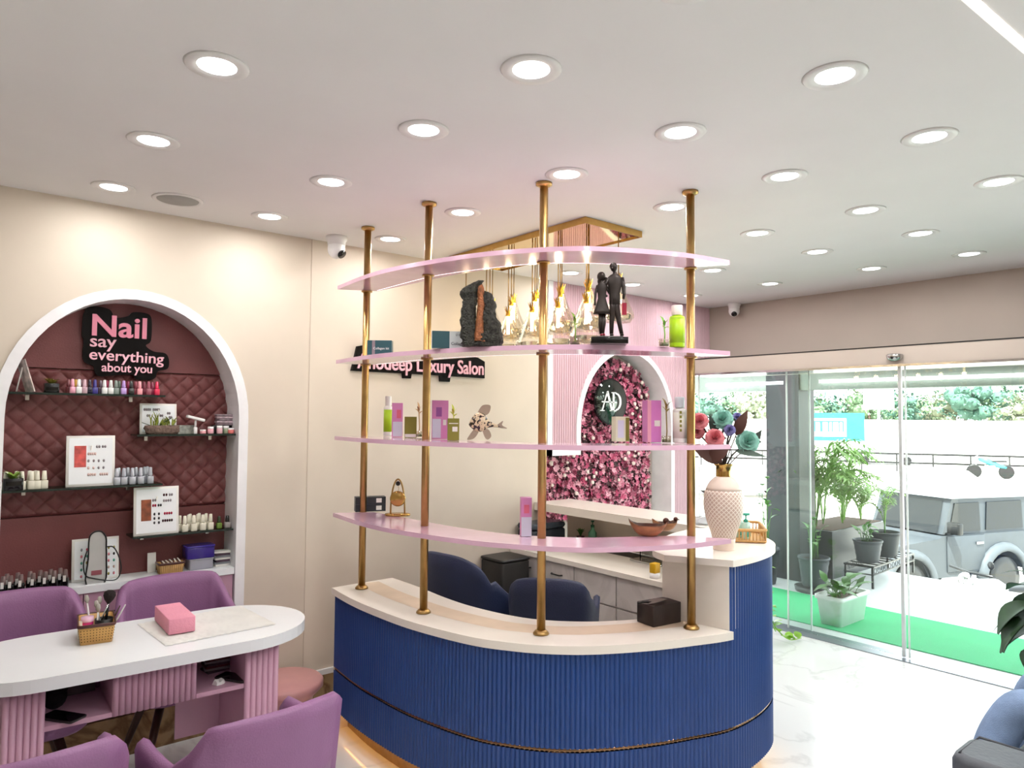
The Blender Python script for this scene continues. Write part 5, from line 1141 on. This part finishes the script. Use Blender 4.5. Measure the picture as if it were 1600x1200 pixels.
# black box with towel on the low counter and yellow bottle
p = at(1055, 985, Z=.745); t = thing('tissue_box', 'dark brown box with creased cloth on top beside the rightmost brass pole', 'box', (2.60, 2.085, .7455), math.radians(-8))
MB().rbox((-.085, -.055, 0), (.085, .055, .09), .004, 1).build('box', mat('dark_brown_leather', '#2d2220', .5, var=.2), t)
MB().leaf((-.08, -.02, .095), (.05, .0, .094), .05, (0, 0, 1), .05, 6).build('cloth', mat('grey_cloth_2', '#7a706b', .8), t); MB().tube([(-.05, -.01, .096), (-.11, -.01, .104), (-.135, -.01, .10)], .004, 6).build('hook', M_black, t)
p = at(1052, 935, X=3.2); t = thing('yellow_pack', 'yellow topped white roll standing on the near end of the staff counter', 'pack', (3.28, 2.66, .7455)); MB().lathe([(0, 0), (.03, 0), (.03, .03), (0, .03)], n=18).build('roll', M_white, t); MB().rbox((-.025, -.02, .03), (.025, .02, .085), .004, 2).build('pouch', mat('yellow_pouch', '#d9a81e', .4), t)

# ================================================================ OUTSIDE
M_pave = mat('light_paving', '#cfd2d2', .4, var=.06, scale=3); M_ground = mat('street_ground', '#c9c5bd', .8, var=.08, scale=.3)
struct('floor_porch', MB().box((5.56, -4, -.3), (8.25, 12, -.001)), M_pave)
struct('ground_street', MB().box((5.6, -60, -1.8), (260, 160, -1.6)), M_ground)
struct('ceiling_porch', MB().box((5.8, -4, 2.75), (7.7, 12, 3.6)), mat('porch_soffit', '#8f958f', .7))
M_beam = mat('grey_green_beam', '#8d938b', .6)
struct('trim_6', MB().box((7.0, -4, 1.965), (7.18, 12, 2.75)), M_beam)
struct('wall_pillar', MB().m(mat('dark_granite', '#1d1f22', .45, var=.4, scale=5)).box((6.98, 3.78, -.001), (7.3, 4.15, 2.75)))
o = MB().box((5.60, -1.5, 0), (6.52, 6, .006)).build('green_carpet', mat('green_turf_carpet', '#33b072', .8, var=.06, scale=4, bump=.3, bscale=150)); tag(o, 'bright green carpet strip on the porch outside the glass doors', 'carpet')
for (y0, y1, lb) in ((3.95, 4.9, 'white tube light on the porch beam left of the dark pillar'), (.2, 3.55, 'long white tube light on the porch beam over the entrance')):
    o = MB().box((6.96, y0, 2.03), (6.985, y1, 2.06)).build('tube_light', mat('tube_emit', '#ffffff', .4, emit='#ffffff', es=5)); tag(o, lb, 'light')
# white planter with broad-leaf plant
def leafy(t, n, h, w, L, m, seed, spread=1, z0=0, xs=.1, ys=.05, droop=.3):
    rnd = random.Random(seed); mb = MB()
    for i in range(n):
        a = rnd.uniform(0, 2*PI); x = rnd.uniform(-xs, xs); y = rnd.uniform(-ys, ys); r = rnd.uniform(.4, 1)*spread; hh = z0+h*rnd.uniform(.35, 1)
        b = Vector((x+r*.5*math.cos(a), y+r*.5*math.sin(a), hh)); mb.tube([(x, y, z0-.02), (x*.5+b.x*.5, y*.5+b.y*.5, z0+(hh-z0)*.7), tuple(b)], .0025, 5)
        mb.leaf(b, b+Vector((r*math.cos(a)*L/spread*1.0, r*math.sin(a)*L/spread, L*rnd.uniform(-droop, .6))), w*rnd.uniform(.7, 1.2), n=5, bend=.12)
    return mb.build('foliage', m, t)
t = thing('white_planter', 'white rectangular planter with broad green leaves on the green carpet', 'plant', (5.90, 2.83, .007))
mb = MB(); mb.rings([[(x, y, 0) for x, y in rrect(-.21, -.085, .21, .085, .02)], [(x, y, .20) for x, y in rrect(-.235, -.105, .235, .105, .02)], [(x, y, .205) for x, y in rrect(-.25, -.12, .25, .12, .03)], [(x, y, .235) for x, y in rrect(-.25, -.12, .25, .12, .03)], [(x, y, .235) for x, y in rrect(-.23, -.10, .23, .10, .03)], [(x, y, .19) for x, y in rrect(-.22, -.09, .22, .09, .03)]], True, True); mb.build('box', M_white, t)
MB().box((-.21, -.08, .18), (.21, .08, .205)).build('soil', M_soil, t); leafy(t, 26, .12, .07, .16, M_leaf, 3, .16, .2, .17, .05)
# large dark planter of palms
t = thing('palm_planter', 'large dark rectangular planter full of areca palms beyond the glass by the pillar', 'plant', (8.0, 3.9, 0))
mb = MB(); mb.m(mat('charcoal_fibre', '#2c3136', .4, var=.1)).box((-.64, -.27, 0), (.64, .27, .49)); mb.build('box', None, t); MB().box((-.6, -.24, .47), (.6, .24, .495)).build('soil', M_soil, t)
def palm(t, x, y, z, n, H, m, seed, nm='palm_fronds'):
    rnd = random.Random(seed); mb = MB()
    for i in range(n):
        a = rnd.uniform(0, 2*PI); h = H*rnd.uniform(.5, 1); r = H*rnd.uniform(.25, .6); P = catmull([(x, y, z), (x+.15*r*math.cos(a), y+.15*r*math.sin(a), z+h*.55), (x+.55*r*math.cos(a), y+.55*r*math.sin(a), z+h), (x+r*1.1*math.cos(a), y+r*1.1*math.sin(a), z+h*.88)], 5)
        mb.tube(P, .004, 5)
        side = Vector((-math.sin(a), math.cos(a), 0))
        for j in range(5, len(P)-1):
            tdir = (P[j+1]-P[j]).normalized()
            for sg in (-1, 1):
                L = .22*H*(1-.5*abs((j-9)/8)); mb.leaf(P[j], P[j]+(side*sg*.75+tdir*.6+Vector((0, 0, -.12+rnd.uniform(-.1, .1)))).normalized()*L, .02*H+.006, n=3, bend=.1, fold=.3)
    return mb.build(nm, m, t)
for i, (x, y) in enumerate([(-.45, 0), (-.2, .05), (.05, -.05), (.3, .05), (.5, -.05)]): palm(t, x, y, .48, 17, [.95, 1.0, .85, .65, .5][i], M_palm, 40+i)
# pots
def round_pot(name, label, x, y, z, r, h, kind, seed, hh=.3, pm=None):
    t = thing(name, label, 'plant', (x, y, z)); pm = pm or mat('grey_ribbed_pot', '#34373d', .5)
    pf = [(0, 0), (r*.72, 0)]+[(r*(.74+.24*i/8)+(.004 if i % 2 else 0), h*.02+h*.9*i/8) for i in range(9)]+[(r*1.05, h*.93), (r*1.06, h), (r*.96, h), (r*.92, h*.9)]
    MB().lathe(pf, n=28).build('pot', pm, t); MB().lathe([(0, h*.9), (r*.93, h*.9)], n=20).build('soil', M_soil, t)
    if kind == 'palm': MB().tube([(0, 0, h*.9), (0, 0, h+.08)], .008, 6).build('trunk', M_leaf, t); palm(t, 0, 0, h+.06, 8, hh, M_palm, seed)
    else: leafy(t, 16, hh, .05, .10, M_leaf, seed, .12, h*.9, r*.3, r*.3)
    return t
st_ = thing('plant_stand', 'low black wrought iron stand carrying two ribbed pots on the porch', 'stand', (7.78, 3.34, 0), math.radians(3))
for x in (-.52, .60):
    for y in (-.13, .13): MB().box((x-.01, y-.01, 0), (x+.01, y+.01, .21)).build('leg', M_black, st_)
mb = MB(); 
for y in (-.14, .14): mb.box((-.53, y-.006, .20), (.61, y+.006, .215)); mb.box((-.53, y-.006, .13), (.61, y+.006, .14))
for x in (-.53, .60): mb.box((x-.006, -.14, .20), (x+.006, .14, .215)); mb.box((x-.006, -.14, .13), (x+.006, .14, .14))
for i in range(12):
    for y in (-.14, .14): mb.tube([(-.48+.095*i+.03*math.cos(a), y, .17+.028*math.sin(a)) for a in [2*PI*k/10 for k in range(11)]], .004, 5)
for i in range(9): mb.box((-.5+.13*i, -.14, .205), (-.485+.13*i, .14, .215))
mb.build('scroll_top', M_black, st_)
round_pot('ribbed_pot', 'grey ribbed pot with sparse leafy plant on the left of the iron stand', 7.50, 3.33, .2155, .135, .22, 'leaf', 5, .18)
round_pot('ribbed_pot', 'dark ribbed pot with small bright palm on the right of the iron stand', 7.95, 3.35, .2155, .15, .26, 'palm', 6, .42, mat('slate_pot', '#1b2026', .5))
round_pot('floor_pot', 'tall grey pot with thin leafy shrub standing on the porch left of the planter', 6.72, 3.50, .05, .14, .28, 'leaf', 7, .42)
t = MB().lathe([(0, 0), (.17, 0), (.18, .045), (.165, .05), (0, .045)], n=24).build('pot_saucer', M_black, loc=(6.72, 3.50, .0)); tag(t, 'black tray under the tall grey pot on the porch', 'saucer')
round_pot('floor_pot', 'grey pot with white flowering sprigs in front of the dark pillar', 6.65, 3.98, 0, .14, .36, 'leaf', 8, .75)
# trailing pothos inside, behind the desk end
q = at(1175, 985, Z=0); t = thing('trailing_plant', 'trailing green pothos beside the glass just right of the desk end', 'plant', (4.70, 2.92, 0))
MB().lathe([(0, 0), (.09, 0), (.12, .22), (.11, .22), (.085, .02)], n=24).build('pot', M_white, t); random.seed(17)
mb = MB()
for k, pts in enumerate(([(0, 0, .22), (.05, -.02, .38), (.12, -.05, .40), (.16, -.05, .2), (.2, -.07, .1)], [(0, 0, .22), (.1, -.05, .26), (.2, -.08, .12), (.30, -.12, .035), (.42, -.15, .03)], [(0, 0, .22), (.05, .0, .5), (.10, -.02, .62), (.16, -.04, .5)])):
    P = catmull(pts, 5); mb.tube(P, .004, 6)
    for j in range(3, len(P), 2):
        a = random.uniform(0, 6); mb.leaf(P[j], P[j]+Vector((.07*math.cos(a), .07*math.sin(a), random.uniform(.0, .04))), .06, n=5)
mb.build('vines', mat('pothos_green', '#84b53a', .35, var=.35, scale=9), t)
# big leafy plant at the right edge, inside
t = thing('potted_plant', 'tall dark green broad-leaf potted plant at the right edge beyond the seated person', 'plant', (4.72, 1.08, 0))
MB().lathe([(0, 0), (.13, 0), (.17, .28), (.155, .28), (.12, .03)], n=28).build('pot', M_white, t); MB().lathe([(0, .25), (.155, .25)], n=20).build('soil', M_soil, t)
mb = MB(); rnd = random.Random(5)
for i in range(22):
    a = rnd.uniform(0, 2*PI); h = rnd.uniform(.42, .86); r = rnd.uniform(.05, .15); b = Vector((r*math.cos(a), r*math.sin(a), h)); mb.tube([(0, 0, .25), (r*.3*math.cos(a), r*.3*math.sin(a), h*.7), tuple(b)], .005, 6)
    mb.leaf(b, b+Vector((.16*math.cos(a), .16*math.sin(a), rnd.uniform(-.26, -.04))), rnd.uniform(.15, .2), n=8, bend=.12, fold=.18)
mb.leaf((-.05, .12, .62), (-.10, .30, .49), .06, n=7); mb.leaf((-.03, .10, .82), (-.07, .26, .82), .035, n=6)
mb.build('leaves', M_leafd, t)

# jeep
def wheel(t, x, y, z, r, w, m):
    wt = MB().lathe([(r*.62, -w/2), (r*.95, -w/2), (r, -w*.35), (r, w*.35), (r*.95, w/2), (r*.62, w/2)], n=28).xf(Matrix.Translation((x, y, z)) @ Matrix.Rotation(PI/2, 4, 'X')).build('tyre', M_black, t)
    MB().lathe([(0, -w*.42), (r*.25, -w*.45), (r*.6, -w*.3), (r*.63, -w*.3), (r*.63, w*.3), (0, w*.4)], n=18).xf(Matrix.Translation((x, y, z)) @ Matrix.Rotation(PI/2, 4, 'X')).build('rim', M_chrome, wt)
GZ = -1.6
m_car = mat('dark_car_paint', '#3b4045', .5); m_cg = mat('car_glass', '#0b1012', .4)
A_ = at(1478, 880, Z=.0)
jd = 12.6; lat = (1470-800)/F*jd; hf = Vector((fw.x, fw.y)).normalized(); hr = Vector((hf.y, -hf.x)); jp = hf*jd+hr*lat
jeep = thing('jeep', 'dark grey boxy off-road vehicle parked in the street outside the right glass door', 'car', (jp.x, jp.y, GZ), math.radians(161))
# local: +x forward, origin at the left A-pillar foot; left side is y=0, body spans to y=-1.75
def J(mb, n, m, par=None): return mb.build(n, m, par or jeep)
def sidebox(pts, y0, y1): return MB().prismy(pts, y0, y1)
J(sidebox([(-2.35, .55), (-2.35, 1.15), (-2.2, 1.22), (0, 1.22), (.1, 1.18), (1.3, 1.08), (1.45, 1.0), (1.45, .6), (1.3, .55), (1.25, .62), (1.05, .95), (.6, .95), (.4, .6), (.35, .5), (-1.0, .5), (-1.05, .7), (-1.25, .98), (-1.75, .98), (-1.95, .7), (-2.0, .55)], -1.62, 0), 'body', m_car)
J(sidebox([(-2.3, 1.2), (-2.22, 1.85), (-.30, 1.88), (-.05, 1.24), (-2.3, 1.2)][:4], -1.56, -.05), 'cabin', m_car)
J(sidebox([(-2.33, 1.85), (-2.28, 1.93), (-.32, 1.95), (-.22, 1.87)], -1.6, -.0), 'hard_top', mat('silver_roof', '#8b9094', .5))
for x0, x1, nm in ((-.98, -.2, 'front'), (-2.1, -1.12, 'rear')):
    J(MB().prismy([(x0, 1.28), (x0+.03, 1.78), (x1-.14 if nm == 'front' else x1-.03, 1.78), (x1, 1.28)], -.049, -.03), 'side_window', m_cg)
    J(MB().prismy([(x0, 1.28), (x0+.03, 1.78), (x1-.14 if nm == 'front' else x1-.03, 1.78), (x1, 1.28)], -1.58, -1.561), 'side_window', m_cg)
MB().quad((-.04, -.14, 1.25), (-.04, -1.48, 1.25), (-.285, -1.42, 1.82), (-.285, -.2, 1.82)).xf(Matrix.Translation((.02, 0, 0))).build('windscreen', m_cg, jeep)
J(MB().rbox((-1.02, -.0, .58), (-.08, .02, 1.22), .04, 3), 'door', m_car); J(MB().box((-.95, .02, 1.05), (-.78, .045, 1.09)), 'door_handle', M_chrome, jeep)
mr = J(MB().rbox((-.12, .06, 1.28), (.0, .30, 1.48), .03, 3), 'mirror', M_black); J(MB().tube([(-.06, 0, 1.26), (-.06, .12, 1.33)], .02, 6), 'mirror_arm', M_black)
for x in (.83, -1.5):
    for y in (-.08, -1.5): wheel(jeep, x, y, .4, .4, .24, None)
for x in (.83, -1.5):
    MB().tube([(x+.58*math.cos(a), .03, .42+.55*math.sin(a)) for a in [PI*i/12 for i in range(13)]], .06, 8, flat=1.6).build('wheel_flare', mat('grey_flare', '#4a4f54', .6), jeep)
for y in (-.25, -1.35): MB().lathe([(0, 0), (.1, 0), (.11, .03), (0, .04)], n=20).xf(Matrix.Translation((1.45, y, .85)) @ Matrix.Rotation(PI/2, 4, 'Y')).build('headlamp', M_glass, jeep)
J(MB().box((1.45, -1.6, .45), (1.6, 0, .58)), 'bumper', M_black)
# scooter near the jeep
def two_wheel(name, label, loc, rz, cowl, sc=1):
    t = thing(name, label, 'motorbike', loc, rz); t.scale = (sc,)*3
    for x in (-.62, .62):
        MB().lathe([(.24, -.04), (.29, -.05), (.31, 0), (.29, .05), (.24, .04)], n=26).xf(Matrix.Translation((x, 0, .31)) @ Matrix.Rotation(PI/2, 4, 'X')).build('wheel', M_black, t)
        mb = MB()
        for k in range(6): a = PI*k/6; mb.tube([(x-.25*math.cos(a), 0, .31-.25*math.sin(a)), (x+.25*math.cos(a), 0, .31+.25*math.sin(a))], .006, 5)
        mb.build('spokes', M_chrome, t)
    MB().tube([(.62, 0, .31), (.5, 0, .75), (.42, 0, 1.0)], .03, 8).build('fork', M_chrome, t); MB().tube([(.42, -.35, 1.02), (.44, 0, 1.0), (.42, .35, 1.02)], .018, 8).build('handlebar', M_black, t)
    MB().tube([(.42, 0, .85), (.1, 0, .78), (-.2, 0, .62), (-.62, 0, .5)], [.07, .14, .12, .06], 12).build('body', cowl, t); MB().rbox((-.65, -.13, .74), (.02, .13, .82), .08, 4).build('seat', M_black, t)
    MB().rbox((-.2, -.13, .3), (.2, .13, .6), .06, 3).build('engine', M_chrome, t); MB().ball((.5, 0, .92), .09, 12, 8).build('headlamp', M_chrome, t); MB().lathe([(0, 0), (.05, 0), (.05, .01), (0, .012)], n=14).xf(Matrix.Translation((.4, .3, 1.15)) @ Matrix.Rotation(PI/2, 4, 'Y')).build('mirror', M_black, t); return t
m_wsc = mat('white_cowl', '#e9ebec', .2, coat=.5)
dq = at(1560, 900, Z=GZ+.55); jd = 10.3; sl = hf*jd+hr*((1556-800)/F*jd)
two_wheel('scooter', 'white scooter parked in front of the off-road vehicle at the right edge', (sl.x, sl.y, GZ), math.radians(150), m_wsc, 1.1)
# street furniture far away
def far(px, depth, z=GZ): v = hf*depth+hr*((px-800)/F*depth); return Vector((v.x, v.y, z))
fa = thing('street_railing', 'dark thin metal railing running across the far side of the street', 'fence', far(1400, 45)); fd = (far(1600, 43)-far(1290, 47)); fd_n = fd.normalized(); L_ = 34
fa.rotation_euler.z = math.atan2(fd_n.y, fd_n.x)
for z in (1.1, .55): MB().box((-14, -.05, z-.06), (20, .05, z+.06)).build('rail', M_black, fa)
for i in range(18): MB().box((-14+2*i-.04, -.04, 0), (-14+2*i+.04, .04, 1.15)).build('post', M_black, fa)
two_wheel('motorcycle', 'parked motorcycle with teal panels beside the far railing', far(1545, 40), math.atan2(fd_n.y, fd_n.x)+PI, mat('teal_cowl', '#3f9fa6', .3), 1.25)
def car_far(px, depth, label, m, rz):
    t = thing('parked_car', label, 'car', far(px, depth), rz)
    MB().prismy([(-2.1, .3), (-2.15, .8), (-1.6, .95), (-1.1, 1.4), (.5, 1.42), (1.1, .95), (2.0, .82), (2.1, .35)], -.85, .85).build('body', m, t)
    for s in (-.86, .85): MB().prismy([(-1.45, .95), (-1.05, 1.32), (.45, 1.34), (.9, .95)], s, s+.01).build('side_window', mat('pale_car_glass', '#6d777a', .1), t)
    for x in (-1.35, 1.35):
        for y in (-.8, .8): wheel(t, x, y, .32, .32, .2, None)
    return t
m_wc = mat('white_car', '#f0f0f0', .25, coat=.5)
ang = math.atan2(fd_n.y, fd_n.x)
car_far(1475, 27, 'white car parked beyond the off-road vehicle', m_wc, ang+.1); car_far(1380, 52, 'pale car behind the far railing left of the door joint', mat('silver_car', '#b9bdbe', .3, .4), ang); car_far(1160, 30, 'white car seen between the vase and the dark pillar', m_wc, ang+.3)
# teal kiosk with sign, white wall, sign post, hedge trees
k_ = thing('teal_kiosk', 'long turquoise kiosk with white sign panel far across the street', 'kiosk', far(1312, 60), ang)
MB().box((-3.0, -1.5, 1.45), (1.75, 1.5, 3.75)).build('body', mat('turquoise', '#1f8f9c', .5), k_); MB().box((-3.0, -1.4, 0), (1.7, 1.4, 1.45)).build('base', M_white, k_); MB().box((-2.75, -1.56, 1.8), (.4, -1.5, 3.3)).build('sign_panel', M_white, k_)
mb = MB(); mb.box((-2.5, -1.6, 3.0), (.2, -1.56, 3.1))
for x_, w_ in ((-2.05, .12), (-1.6, .2), (-1.0, .12), (-.7, .1), (-.2, .1), (.1, .12)): mb.box((x_, -1.6, 2.2), (x_+w_, -1.56, 3.0))
mb.tube([(p_.x, -1.6, p_.y) for p_ in catmull([(-2.5, 2.9, 0), (-2.2, 2.85, 0), (-2.1, 2.6, 0), (-2.35, 2.45, 0), (-2.15, 2.15, 0)], 4)], .06, 6); mb.build('sign_text', mat('turquoise_text', '#1f8f9c', .5), k_)
o = MB().box((-40, -.2, 0), (60, .2, 3.2)).build('boundary_wall', mat('pale_wall', '#d8d6cd', .8), loc=far(1400, 74), rotz=ang); tag(o, 'long pale boundary wall far behind the street railing', 'wall')
o = thing('signboard', 'white signboard on a post in front of the far trees', 'sign', far(1373, 68)); MB().tube([(0, 0, 0), (0, 0, 4.2)], .12, 8).build('post', M_chrome, o); MB().box((-1.3, -.1, 4.2), (1.3, .1, 6.4)).build('board', M_white, o); o.rotation_euler.z = ang
m_tr = [mat('far_foliage_%d' % i, c, .8, var=.3, scale=.5) for i, c in enumerate(('#4d6f60', '#66805f', '#8a8f78'))]
def tree(px, depth, h, w, label, m, seed):
    rnd = random.Random(seed); t = thing('tree', label, 'tree', far(px, depth), 0, 'trees beyond the street'); MB().tube([(0, 0, 0), (0, 0, h*.5)], [.25, .15], 8).build('trunk', M_wood, t); mb = MB()
    for i in range(18):
        a = rnd.uniform(0, 2*PI); rr_ = w*.26*rnd.random()**.5; mb.ball((rr_*math.cos(a), rr_*math.sin(a), h*rnd.uniform(.42, .80)), w*rnd.uniform(.08, .13), 8, 5, (1, 1, .8))
    for i in range(700):
        a = rnd.uniform(0, 2*PI); u = rnd.random()**.5; zz = rnd.uniform(.25, 1); r = w*.5*u*math.sin(PI*min(1, max(.08, (zz-.15)/.9)))**.6; c_ = Vector((r*math.cos(a), r*math.sin(a), h*zz)); s = rnd.uniform(.2, .45)
        mb.leaf(c_, c_+Vector((rnd.uniform(-1, 1), rnd.uniform(-1, 1), rnd.uniform(-.6, .8))).normalized()*s*1.6, s, n=2)
    mb.build('crown', m, t); return t
for i, (px, dp, h, w) in enumerate([(1100, 92, 6.5, 10), (1150, 96, 7.0, 9), (1185, 88, 6.2, 8), (1300, 95, 6.4, 9), (1358, 90, 7.6, 8), (1335, 99, 7.0, 9), (1405, 94, 7.0, 8), (1440, 98, 6.5, 10), (1480, 90, 7.0, 7), (1530, 84, 8.6, 10), (1560, 88, 8.0, 8), (1600, 78, 6.0, 7), (1650, 82, 8, 10), (1250, 93, 6.8, 9)]):
    tree(px, dp, h, w, ['far tree between the vase flowers and the pillar', 'far hazy tree left of the dark pillar', 'small far tree touching the pillar left side', 'far tree just right of the turquoise kiosk end', 'green far tree behind the white signboard', 'far tree left of the white signboard', 'far tree just left of the sliding door joint', 'pale wide far tree right of the door joint', 'small far tree in the middle of the right door', 'biggest green far tree in the right glass door', 'far tree right of the biggest green one', 'yellowish far tree at the right edge of the photo', 'far tree just outside the right edge', 'far tree hidden partly by the pillar'][i], m_tr[i % 3], 60+i)

# ================================================================ SOFA AND SEATED PERSON AT THE RIGHT EDGE
M_sofa = mat('grey_sofa_leather', '#4c4f56', .5, bump=.15, bscale=60)
sf = thing('sofa', 'grey upholstered sofa at the lower right corner with a thick piped arm', 'sofa', (3.4, .55, 0))
def cushion(a, b, r, name): MB().rbox((a[0]-3.4, a[1]-.55, a[2]), (b[0]-3.4, b[1]-.55, b[2]), r, 5).build(name, M_sofa, sf)
cushion((2.64, .02, .12), (2.87, .925, .575), .05, 'arm'); cushion((4.35, .02, .12), (4.55, .925, .575), .05, 'arm'); cushion((2.88, .1, .1), (4.34, .90, .43), .05, 'seat_cushion'); cushion((2.88, -.08, .1), (4.34, .12, .85), .06, 'backrest')
for x in (2.72, 4.48):
    for y in (.08, .86): MB().tube([(x-3.4, y-.55, .13), (x-3.4, y-.55, 0)], [.025, .015], 10).build('leg', M_wood, sf)
MB().tube([(2.675-3.4, .90-.55, .572), (2.86-3.4, .90-.55, .572), (2.86-3.4, .05-.55, .572)], .004, 6).build('piping', mat('dark_piping', '#3d3f45', .5), sf)
def skin(name, verts, edges, rad, m, parent, root=0, sub=2):
    me = bpy.data.meshes.new(name); me.from_pydata(verts, edges, []); me.materials.append(m); o = bpy.data.objects.new(name, me); COL.objects.link(o); o.parent = parent
    md = o.modifiers.new('skin', 'SKIN'); md.use_smooth_shade = True
    for i, r in enumerate(rad): v = me.skin_vertices[0].data[i]; v.radius = (r, r) if not isinstance(r, tuple) else r
    me.skin_vertices[0].data[root].use_root = True
    s = o.modifiers.new('sub', 'SUBSURF'); s.levels = sub; s.render_levels = sub; return o
pe = thing('person', 'seated person in light blue jeans with one leg crossed, cut by the right edge', 'person', (3.475, .41, 0))
def rel(l): return [(x-3.38, y-.45, z) for x, y, z in l]
m_sk = mat('skin', '#b07e62', .5); m_jn = mat('blue_denim', '#7d93b4', .8, var=.18, scale=14, bump=.4, bscale=300); m_sh = mat('grey_shirt', '#5d6370', .8)
m_sk2 = m_sk
body = rel([(3.38, .36, .55), (3.38, .33, .75), (3.38, .30, .95), (3.38, .30, 1.07), (3.38, .33, 1.16), (3.38, .36, 1.27), (3.18, .31, 1.03), (3.14, .34, .80), (3.26, .44, .74), (3.58, .31, 1.03), (3.64, .34, .80), (3.50, .46, .74), (3.30, .42, .52), (3.18, .92, .56), (3.08, 1.02, .30), (3.03, 1.06, .10), (3.47, .42, .52), (3.47, .93, .57), (3.49, 1.02, .30), (3.50, 1.05, .10)])
ed = [(0, 1), (1, 2), (2, 3), (3, 4), (4, 5), (3, 6), (6, 7), (7, 8), (3, 9), (9, 10), (10, 11), (0, 12), (12, 13), (13, 14), (14, 15), (0, 16), (16, 17), (17, 18), (18, 19)]
skin('body', body, ed, [.13, .12, .13, .08, .05, .085, .05, .04, .03, .05, .04, .03, .05, .03, .03, .025, .05, .03, .03, .025], m_sk, pe)
MB().ball((0, -.12, .0+1.33), .105, 18, 14, (.82, .95, 1.15)).build('hair', mat('black_hair', '#16110f', .6), pe)
jv = rel([(3.38, .36, .52), (3.30, .45, .53), (3.22, .72, .565), (3.175, .935, .585), (3.13, 1.0, .44), (3.07, 1.03, .28), (3.04, 1.06, .13), (3.46, .45, .54), (3.46, .72, .575), (3.47, .945, .60), (3.49, 1.0, .44), (3.50, 1.03, .13)])
skin('jeans', jv, [(0, 1), (1, 2), (2, 3), (3, 4), (4, 5), (5, 6), (0, 7), (7, 8), (8, 9), (9, 10), (10, 11)], [.15, .105, .09, .078, .074, .07, .066, .105, .09, .078, .07, .065], m_jn, pe)
sv = rel([(3.38, .36, .58), (3.38, .33, .75), (3.38, .30, .97), (3.18, .31, 1.02), (3.13, .34, .86), (3.58, .31, 1.02), (3.64, .34, .86)])
skin('shirt', sv, [(0, 1), (1, 2), (2, 3), (3, 4), (2, 5), (5, 6)], [.155, .14, .145, .08, .062, .08, .062], m_sh, pe)
for (fx, fy, fz, rz) in ((3.01, 1.13, .045, .3), (3.51, 1.13, .045, 0)):
    MB().ball((0, 0, 0), .055, 14, 9, (.8, 2.2, .75)).xf(Matrix.Translation((fx-3.38, fy-.45, fz)) @ Matrix.Rotation(rz, 4, 'Z')).build('shoe', M_white, pe)
for s, (hx, hy, hz) in ((-1, (3.28, .47, .74)), (1, (3.48, .49, .74))):
    o_ = Vector((hx-3.38, hy-.45, hz))
    MB().ball(tuple(o_), .036, 12, 8, (1, 1.2, .5)).build('palm', m_sk, pe)
    for k, (dx, L) in enumerate(((-.026, .055), (-.009, .064), (.009, .06), (.026, .046))): MB().tube([o_+Vector((dx, .03, 0)), o_+Vector((dx*1.1, .03+L*.55, .004)), o_+Vector((dx*1.15, .03+L, -.012))], [.009, .0085, .006], 8).build('finger', m_sk, pe)
    MB().tube([o_+Vector((-s*.03, -.01, 0)), o_+Vector((-s*.055, .02, -.002)), o_+Vector((-s*.05, .045, -.008))], [.010, .009, .007], 8).build('thumb', m_sk, pe)
